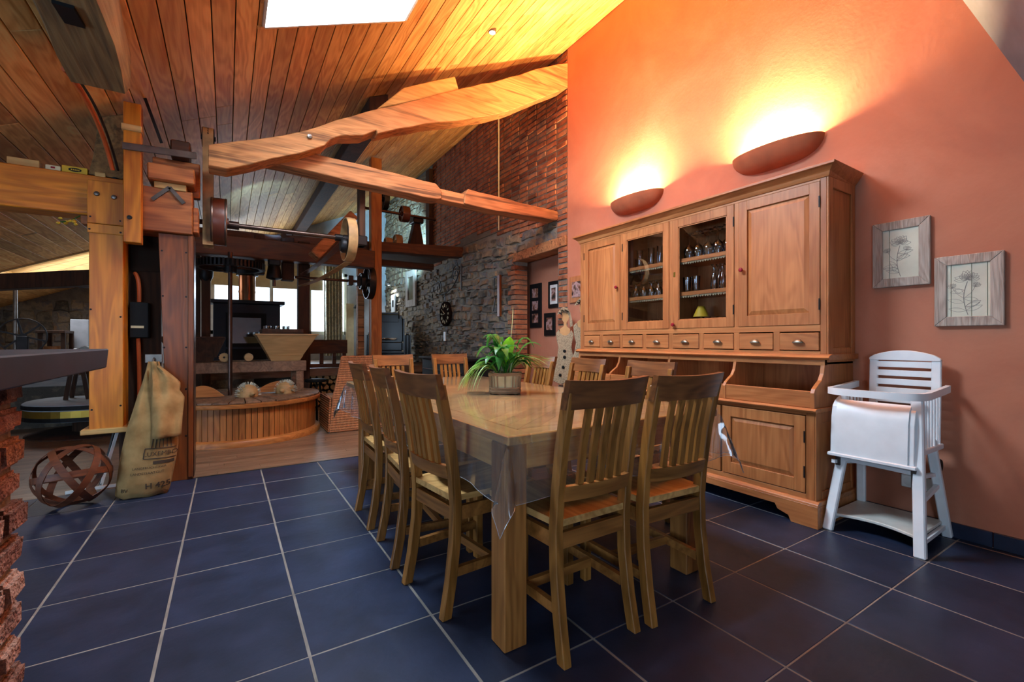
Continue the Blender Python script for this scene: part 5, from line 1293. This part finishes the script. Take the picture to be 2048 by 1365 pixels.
photo_frame(3.75, 5.15, 5.43, 1.29, 1.92, [(5.22,5.36,1.72,1.85),(5.22,5.36,1.54,1.67),(5.22,5.36,1.36,1.49)], W['black'], 'tall black frame holding three photos in the recess')
photo_frame(3.75, 4.72, 4.985, 1.55, 1.912, [(4.81,4.90,1.64,1.82)], W['black'], 'black frame with white mount beside the brick pier', W['socket'])
photo_frame(3.75, 4.835, 5.08, 1.172, 1.484, [(4.89,5.02,1.25,1.42)], W['black'], 'small black photo frame, lowest in the recess')
photo_frame(3.449, 3.90, 4.165, 1.55, 1.855, [(3.96,4.11,1.61,1.79)], W['teak'], 'brown wooden photo frame behind the dresser edge')

# ---- cut-out ladies beside the dresser
def doll(x0, y0, s, lab, seed):
    d = thing('cutout_figure', lab, 'ornament', (x0,y0,0), R(-32)); rr = random.Random(seed)
    dress = [(-.07,1.225),(-.055,1.19),(-.02,1.165),(.02,1.165),(.05,1.19),(.075,1.225),(.10,1.18),(.085,1.10),(.075,1.02),(.095,.93),(.13,.80),(.16,.65),(.10,.60),(.02,.63),(-.05,.605),(-.17,.66),(-.13,.80),(-.085,.93),(-.072,1.02),(-.09,1.10),(-.10,1.19)]
    MB().prism(dress, 'y', -.012, .012).build('dress', W['fleece'], d, bevel=.003)
    body = [(-.02,1.44),(-.035,1.40),(-.03,1.34),(-.012,1.315),(-.012,1.27),(-.06,1.235),(-.05,1.16),(.05,1.16),(.06,1.235),(.02,1.27),(.02,1.315),(.04,1.345),(.05,1.40),(.03,1.44)]
    MB().prism(body, 'y', -.008, .008).build('body', W['skin'], d)
    hat = [(-.09,1.40),(-.06,1.455),(-.02,1.49),(.03,1.475),(.06,1.43),(.085,1.33),(.09,1.27),(.06,1.26),(.055,1.36),(.03,1.42),(-.03,1.43)]
    MB().prism(hat, 'y', -.016, .012).build('hat', W['fleece'], d, bevel=.002)
    m = MB()
    for k in range(90):
        a = rr.uniform(PI*.15,PI*1.05); p = Vector((.0+.05*math.cos(a), -.02, 1.41+.035*math.sin(a))); q = p+Vector((rr.uniform(-.05,.03), rr.uniform(-.03,0), rr.uniform(-.05,.03)))
        m.add([p,p+Vector((.004,0,.004)),q],[(0,1,2)])
    stuff(m.build('feathers', W['black'], d))
    for (x,z) in ((-.005,.985),(-.005,.915),(-.02,.80),(-.055,.71)): MB().lathe([(0,-.012),(.014,-.01),(.018,0)], (x,-.012,z), 12, 'y').build('button', W['black'], d, smooth=True)
    BX('pole', W['skin'], d, -.015, .015, -.008, .008, .02, .66, .002); BX('stand', W['skin'], d, -.13, .13, -.09, .09, 0, .022, .004)
    d.scale = (s,s,s)
doll(3.27, 4.05, 1.0, 'cut-out lady in a speckled dress with feathered hat, beside the dresser', 4)
doll(3.29, 3.76, 1.06, 'second cut-out lady half hidden behind the dresser end', 9)

# ================================================================== SACK, BAND BALL, BAR
sk_ = thing('burlap_sack', 'printed burlap sack hung by its neck, bottom on the tiles', 'sack')
SP = [  # z, centre x, half width, half depth, centre y
 (.004,-.50,.135,.06,4.12),(.03,-.505,.152,.085,4.12),(.10,-.495,.155,.095,4.12),(.25,-.475,.160,.10,4.13),(.35,-.462,.158,.10,4.14),(.48,-.455,.145,.09,4.17),(.60,-.455,.118,.08,4.21),(.70,-.462,.092,.065,4.26),(.80,-.468,.062,.055,4.31),(.88,-.470,.045,.04,4.34),(.945,-.470,.034,.03,4.35)]
def sint(z, i):
    for a,b_ in zip(SP[:-1], SP[1:]):
        if z <= b_[0]: t = (z-a[0])/(b_[0]-a[0]); t = max(0,min(1,t)); return a[i]+(b_[i]-a[i])*t
    return SP[-1][i]
def sack_front(x, z):
    cx, w, d, cy = sint(z,1), sint(z,2), sint(z,3), sint(z,4); u = max(-.98,min(.98,(x-cx)/w))
    fold = .012*math.sin((x-cx)/w*7+z*5)*min(1,max(0,(z-.35)/.3))
    return cy-d*(1-abs(u)**2.4)**.5+fold
rows = []
for i in range(40):
    z = .004+.941*i/39; cx, w, d, cy = (sint(z,q) for q in (1,2,3,4)); r = []
    for k in range(37):
        t = -PI+2*PI*k/36; c_, s_ = math.cos(t), math.sin(t)
        x = cx+w*(abs(c_)**.85)*(1 if c_ >= 0 else -1)
        y = cy+d*s_*1.0
        if s_ < 0: y = sack_front(x, z)
        r.append((x, y, z+.004*math.sin(k*1.1)*(1 if i < 2 else 0)))
    rows.append(r)
m = MB().grid(rows); m.f.append(tuple(range(36))); m.build('bag', W['burlap'], sk_, smooth=True)
# folded-over flap of the sack mouth
rows = []
for i in range(20):
    t = i/19; z = .93-.52*t; r = []
    wl = -.475+.03*t; wr = -.43+.155*min(1,t*3.2)-.03*max(0,t-.55)
    if .25 < t < .45: wr -= .035*math.sin((t-.25)/.2*PI)
    for k in range(17):
        u = k/16; x = wl+(wr-wl)*u; y = min(sack_front(min(x,sint(z,1)+sint(z,2)*.9), z), 4.30)-.018-.05*math.sin(PI*u)**.7*(1-.35*t)-.014*math.sin(u*9+t*6)
        r.append((x, y, z+.02*math.sin(u*5)*(1-t)))
    rows.append(r)
MB().grid(rows).build('mouth_flap', W['burlap'], sk_, smooth=True, thick=.007)
BX('hook_plate', W['steel'], sk_, -.525, -.42, 4.36, 4.372, .935, 1.0, .003)
MB().tube([(-.47,4.366,.97),(-.47,4.33,.96),(-.47,4.32,.94)], .008, 6).build('hook', W['steel'], sk_)
def print_text(s, x, z, size, name='lettering', bold=.0):
    cu = bpy.data.curves.new('t', 'FONT'); cu.body = s; cu.size = size; cu.resolution_u = 2; cu.offset = bold
    o = bpy.data.objects.new('t', cu); COL.objects.link(o)
    dg = bpy.context.evaluated_depsgraph_get(); dg.update(); me = bpy.data.meshes.new_from_object(o.evaluated_get(dg))
    bm = bmesh.new(); bm.from_mesh(me); bmesh.ops.triangulate(bm, faces=bm.faces[:]); bmesh.ops.subdivide_edges(bm, edges=[e for e in bm.edges if e.calc_length() > .015], cuts=2); bmesh.ops.triangulate(bm, faces=bm.faces[:])
    V = [(v.co.x, v.co.y) for v in bm.verts]; F = [[v.index for v in f.verts] for f in bm.faces]; bm.free(); bpy.data.objects.remove(o)
    out = []
    for (a,b_) in V: X = x+a; Zz = z+b_-.10*(X-x)*0; out.append((X, sack_front(X,Zz)-.0035, Zz))
    return MB().add(out, F).build(name, W['ink'], sk_)
W['ink'] = plain('sack_ink', lin(66,52,40), .95, 0, .2)
print_text('LUXEMBO', -.497, .290, .042); print_text('LANGFRUCHTIGER', -.555, .205, .022); print_text('LANDESSAATGUT', -.565, .168, .023); print_text('H 425', -.485, .065, .056, bold=.001); print_text('BV', -.62, .055, .035)
def print_bar(pts, w):
    m = MB(); rows = []
    for i in range(len(pts)-1):
        a = Vector((pts[i][0],0,pts[i][1])); b_ = Vector((pts[i+1][0],0,pts[i+1][1])); n_ = max(2,int((b_-a).length/.012)); d = (b_-a).normalized(); nn = Vector((-d.z,0,d.x))*w/2
        rows = []
        for k in range(n_+1):
            p = a.lerp(b_, k/n_); q0 = p-nn; q1 = p+nn
            rows.append([(q0.x,sack_front(q0.x,q0.z)-.003,q0.z),(q1.x,sack_front(q1.x,q1.z)-.003,q1.z)])
        m.grid(rows)
    return m.build('print_line', W['ink'], sk_)
print_bar([(-.495,.275),(-.315,.265)], .006); print_bar([(-.495,.275),(-.485,.345),(-.315,.335)], .006); print_bar([(-.44,.245),(-.325,.24)], .022)
for k in range(6): print_bar([(-.45+k*.022,.345),(-.435+k*.017,.46)], .005)

bb = thing('band_ball', 'open ball of rusty iron bands lying on the tiles', 'ornament', (-.868,4.11,.205), R(20))
ph = (1+5**.5)/2
for k,nrm in enumerate([(0,1,ph),(0,1,-ph),(1,ph,0),(1,-ph,0),(ph,0,1),(ph,0,-1)]):
    nv = Matrix.Rotation(R(18),3,'X') @ Vector(nrm).normalized(); a = nv.orthogonal().normalized(); b_ = nv.cross(a); rows = []
    for i in range(49):
        t = 2*PI*i/48; p = (a*math.cos(t)+b_*math.sin(t))*(1+.006*k-.015); r = []
        for w in (-.10,.10):
            q = p+nv*w; r.append((q.x*.204,q.y*.204,q.z*.203))
        rows.append(r)
    MB().grid(rows).build('band', W['rust'], bb, smooth=True, solid=.004)
o = thing('white_easel_frame', 'white folded frame leaning behind the iron band ball', 'frame')
MB().bar((-.80,4.50,.01),(-.71,4.53,.405),.012,.018).build('bar', W['socket'], o); MB().bar((-.98,4.44,.012),(-.70,4.48,.012),.02,.02).build('bar', W['socket'], o); MB().bar((-.80,4.50,.02),(-.74,4.62,.405),.012,.018).build('bar', W['iron'], o)

ct = thing('bar_counter', 'slate-topped bar counter on a rough brick pier in the foreground', 'counter')
MB().hexa([(-1.6,-.6,1.025),(-.285,-.6,1.025),(-.285,1.672,1.025),(-1.6,1.672,1.025)], [(-1.6,-.6,1.078),(-.281,-.6,1.078),(-.281,1.676,1.078),(-1.6,1.676,1.078)]).build('slab', W['counter'], ct, bevel=.003)
MB().box(-1.2, -.385, .2, 1.365, 0, 1.025).build('pier_core', W['mortar'], ct)
bn = random.Random(77); z = .0; c = 0
while z < 1.0:
    h = bn.uniform(.055,.068); 
    if z+h > 1.02: h = 1.02-z
    yb_ = 1.385-bn.uniform(-.012,.012); 
    xs = -.370+bn.uniform(-.005,.005)
    for (ya,ye) in (((1.20,yb_),(.97,1.19),(.74,.96),(.5,.73)) if c%2 else ((1.285,yb_),(1.06,1.275),(.83,1.05),(.6,.82))):
        j = lambda a=.004: bn.uniform(-a,a)
        A = [(-.47,ya+j(),z+.006),(xs+j(),ya+j(),z+.006+j(.003)),(xs+j(),ye+j(),z+.006+j(.003)),(-.47,ye+j(),z+.006)]
        B = [(-.47,ya+j(),z+h-.004),(xs+j(),ya+j(),z+h-.004+j(.003)),(xs+j(),ye+j(),z+h-.004+j(.003)),(-.47,ye+j(),z+h-.004)]
        ob = MB().hexa(A,B)
        me = ob.build('brick', W['brick_near'], ct, bevel=.009, seg=2)
    z += h+.006; c += 1
# ---- far-left corner: millstone, tools, bench
ms = thing('millstone', 'pale millstone lying on an iron-hooped base behind the varnished casing', 'millstone', (-1.37,7.4,0))
MB().lathe([(.60,0),(.60,.012),(.2,.03),(.2,.20)], (0,0,0), 40).build('foot', W['dark'], ms); MB().lathe([(.60,.20),(.61,.22),(.61,.385),(.59,.40),(.05,.40),(.05,.36),(0,.36)], (0,0,0), 44).build('stone_disc', W['stonewhite'], ms, smooth=True)
for z in (.225,.355): MB().lathe([(.612,z-.02),(.618,z-.02),(.618,z+.025),(.612,z+.025)], (0,0,0), 44, 'z', True).build('hoop', W['black'], ms)
MB().lathe([(.613,.25),(.616,.25),(.616,.325),(.613,.325)], (0,0,0), 44, 'z', True).build('paint_band', W['brass'], ms)
o = thing('sawhorse', 'small dark wooden trestle standing on the millstone', 'trestle', (-1.52,7.35,.402))
for (a,b_) in ((-.10,-.04),(.10,.04)): MB().bar((a,0,0),(b_,0,.42),.04,.03,(0,1,0)).build('leg', W['dark'], o); MB().bar((a,.25,0),(b_,.25,.42),.04,.03,(0,1,0)).build('leg', W['dark'], o)
BX('top', W['dark'], o, -.07, .07, -.05, .32, .42, .46, .004)
wh = pulley('hand_wheel', W['iron'], (-2.50,9.3,1.17), .26, .035, 'black spoked iron hand wheel by the far stone wall', 6, .04, cat='wheel'); wh.rotation_euler = (0,0,R(90))
BX('stand', W['iron'], wh, -.03, .03, -.06, .06, -.52, 0, .005)
o = thing('workbench', 'dark wooden workbench with a barrel beneath by the far stone wall', 'table')
BX('top', W['dark'], o, -2.40, -2.08, 9.4, 9.9, 1.22, 1.26, .004)
for x in (-2.38,-2.13):
    for y in (9.42,9.84): BX('leg', W['dark'], o, x, x+.05, y, y+.05, .65, 1.22, .003)
MB().lathe([(.10,.65),(.13,.75),(.135,.9),(.12,1.02),(.0,1.02)], (-2.24,9.62,0), 20).build('barrel', W['mill'], o, smooth=True)
o = BX('white_cabinet', W['greywall'], None, -2.14, -1.92, 9.95, 10.3, .65, 1.45, .005); tag(o, 'white cabinet at the back near the workbench', 'cabinet')
o = thing('wooden_cradle', 'curved wooden hood with white cloth behind the bar counter', 'cradle', (-1.55,8.3,.65))
P = [(-.34+.68*i/14, .34*math.sin(PI*i/14)**.8+.0) for i in range(15)]; MB().prism(P, 'y', 0, .4).build('hood', W['dark'], o, bevel=.004)
MB().grid([[(-.2+.06*i, -.02+.03*k, .36+.03*math.sin(i+k*1.7)-.02*abs(i-2)) for i in range(6)] for k in range(6)]).build('cloth', W['worn'], o, smooth=True, solid=.01)
o = BX('white_side_table', W['white'], None, -3.05, -2.82, 9.0, 9.4, .65, 1.37, .006); tag(o, 'white painted side table at the left edge by the metal pole', 'table')
o = MB().tube([(-2.63,9.5,.65),(-2.63,9.5,1.95)], .025, 10).build('metal_pole', W['steel'], None, smooth=True); tag(o, 'grey metal pole standing near the far stone wall', 'pole')
o = beam_prism('tie_beam', [(-3.9,1.50),(-1.2,1.86),(-.5,2.02),(-.5,2.2),(-1.2,2.06),(-3.9,1.68)], 9.0-1.2, 9.2-1.2, W['dark'], 'dark low beam crossing in front of the far-left skylight', amp=.004)

# ================================================================== PLANT IN A BASKET
pl_ = thing('potted_plant', 'mixed green plant with striped trailing leaves in a willow basket', 'plant', (1.50,2.46,.7685), R(-32))
def rr_pt(t, a, b_):   # rounded rectangle in plan
    c_, s_ = math.cos(t), math.sin(t); return (a*(abs(c_)**.5)*(1 if c_ >= 0 else -1), b_*(abs(s_)**.5)*(1 if s_ >= 0 else -1))
bk_ = MB().grid([[rr_pt(2*PI*k/40, .088+.010*z, .062+.008*z)+(.004+.115*z,) for k in range(41)] for z in [i/4 for i in range(5)]]).build('basket', W['moss'], pl_, smooth=True)
for k in range(26):
    a = 2*PI*(k+.5)/26; p = rr_pt(a,.092,.066); q = rr_pt(a,.102,.074); MB().tube([p+(.003,),q+(.122,)], .0042, 6).build('stake', W['wicker'], bk_, smooth=True)
for (z,r,a,b_) in ((.006,.006,.094,.068),(.016,.006,.097,.07),(.026,.006,.095,.069),(.036,.005,.098,.071),(.117,.006,.103,.075),(.127,.006,.102,.074)):
    MB().tube([rr_pt(2*PI*k/44,a,b_)+(z+.002*math.sin(k*1.5),) for k in range(44)], r, 6, True).build('woven_ring', W['wicker'], bk_, smooth=True)
MB().add([rr_pt(2*PI*k/40,.094,.066)+(.105,) for k in range(40)], [tuple(range(40))]).build('soil', W['soil'], pl_)
def ribbon(P, w, shape, mat, parent, name='leaf', fold=.25, lift=0):
    n = len(P)-1; rows = []
    for i,p in enumerate(P):
        t = i/n; d = (P[min(n,i+1)]-P[max(0,i-1)]).normalized(); sd = d.cross(Vector((0,0,1)))
        sd = sd.normalized() if sd.length > .05 else Vector((1,0,0)); up = sd.cross(d).normalized(); ww = w*shape(t)
        p = p+up*lift
        rows.append([p-sd*ww+up*ww*fold, p, p+sd*ww+up*ww*fold])
    return MB().grid(rows).build(name, mat, parent, smooth=True)
broad = lambda t: max(.04, math.sin(PI*min(1,max(0,(t-.22)/.78)))**.8) if t > .24 else .05
thin = lambda t: max(.05, (1-t)**.5*min(1,.4+t*3))
pr = random.Random(14)
for k in range(34):
    a = 2*PI*k/34*3.0+pr.uniform(-.2,.2); L = pr.uniform(.12,.22); h = pr.uniform(.09,.27)
    b0 = Vector((pr.uniform(-.05,.05),pr.uniform(-.03,.03),.105)); d = Vector((math.cos(a),math.sin(a)*.8,0))
    P = bez(b0, b0+d*.03+Vector((0,0,h*.9)), b0+d*L*.6+Vector((0,0,h+.05)), b0+d*L+Vector((0,0,h-pr.uniform(-.01,.10))), 10)
    ribbon(P, pr.uniform(.024,.036), broad, W['leaf'], pl_)
for (dx,dy,h,w,mt) in ((.03,-.02,.36,.040,'leaf_bright'),(-.09,.03,.30,.022,'leaf'),(-.16,.0,.27,.024,'leaf'),(.02,.06,.25,.022,'leaf'),(.10,.04,.22,.024,'leaf')):
    b0 = Vector((0,0,.105)); P = bez(b0, Vector((dx*.1,dy*.1,h*.5)), Vector((dx*.6,dy*.6,h*.85)), Vector((dx,dy,h)), 12); 
    if mt == 'leaf_bright':
        rows = []
        for i,p in enumerate(P):
            ww = w*broad(max(0,(i/12-.35)/.65*.8+.2)) if i > 4 else .002; rows.append([p+Vector((-ww,0,0)), p+Vector((0,.006,0)), p+Vector((ww,0,0))])
        MB().grid(rows).build('leaf', W[mt], pl_, smooth=True)
    else: ribbon(P, w, broad, W[mt], pl_)
for k in range(34):
    left = k < 20
    a = pr.uniform(PI*.80,PI*1.32) if left else pr.uniform(-.7,1.2)
    L = pr.uniform(.16,.27) if left else pr.uniform(.17,.30); d = Vector((math.cos(a),math.sin(a)*.8,0))
    b0 = Vector((-.05 if left else .03, pr.uniform(-.03,.03), .11)); top = pr.uniform(.08,.16) if left else pr.uniform(.12,.20)
    end = Vector((0,0,pr.uniform(.012,.03))) if left else Vector((0,0,.11+pr.uniform(-.02,.12)))
    P = bez(b0, b0+d*.04+Vector((0,0,top)), b0+d*L*.75+Vector((0,0,top*.7)), Vector((b0.x,b0.y,0))+d*L+end, 12)
    lf = ribbon(P, .0105, thin, W['leaf_stripe'], pl_, fold=.35)
    ribbon(P, .0045, thin, W['leaf_edge'], lf, 'stripe', fold=.1, lift=.0012)
P = bez(Vector((.02,.0,.1)), Vector((.03,0,.3)), Vector((.05,0,.42)), Vector((.05,.01,.55)), 12); ribbon(P, .006, lambda t: 1.0*(1-t)**.4+.05, W['leaf_dry'], pl_)
P = bez(Vector((-.01,.0,.1)), Vector((-.02,0,.25)), Vector((-.04,0,.36)), Vector((-.07,.01,.43)), 12); ribbon(P, .005, thin, W['leaf_dry'], pl_)

# ================================================================== FITTED LAMPS AND ONE ADDED UPLIGHT
def spot_fitting(name, loc, aim, watts, col, size, lab, blend=.6, r=.035, hang=True):
    f = thing(name, lab, 'lamp', loc); d = (Vector(aim)-Vector(loc)).normalized(); M = d.to_track_quat('-Z','Y').to_matrix().to_4x4()
    MB().lathe([(r,.05),(r,-.0),(r*.8,-.004)], (0,0,0), 18).xf(M).build('housing', W['steel'], f, smooth=True)
    MB().lathe([(r*.8,-.005),(0,-.008)], (0,0,0), 18).xf(M).build('lens', glow(name+'_lens', col+(1,), 25), f)
    l = bpy.data.lights.new(name+'_light','SPOT'); l.energy = watts; l.color = col; l.spot_size = R(size); l.spot_blend = blend; l.shadow_soft_size = .03
    o = bpy.data.objects.new(name+'_light', l); COL.objects.link(o); o.parent = f; o.matrix_local = Matrix.Translation(d*.012) @ M
    return f
spot_fitting('ceiling_spotlight', (2.11,3.69,CZ(2.11)-.022), (2.11-.2,3.69,1.0), 60, (1,.78,.5), 95, 'small recessed spotlight shining in the boarded ceiling')
spot_fitting('wall_spotlight', (3.30,10.79,2.45), (3.45,10.9,1.6), 40, (.75,.9,1), 130, 'bright cool spotlight on the far stone wall')
spot_fitting('gallery_spotlight', (2.70,8.2,2.75), (3.5,9.9,3.35), 520, (.36,.74,1), 75, 'cool uplight on the gallery deck washing the stone')
spot_fitting('added_ceiling_wash', (.62,6.62,2.50), (.40,7.9,3.3), 75, (.20,.50,1), 60, 'made-up cool uplight added on the dark crossbeam to brighten the ceiling boards')  # no known fixture here, added to give the boards a bluish patch of light
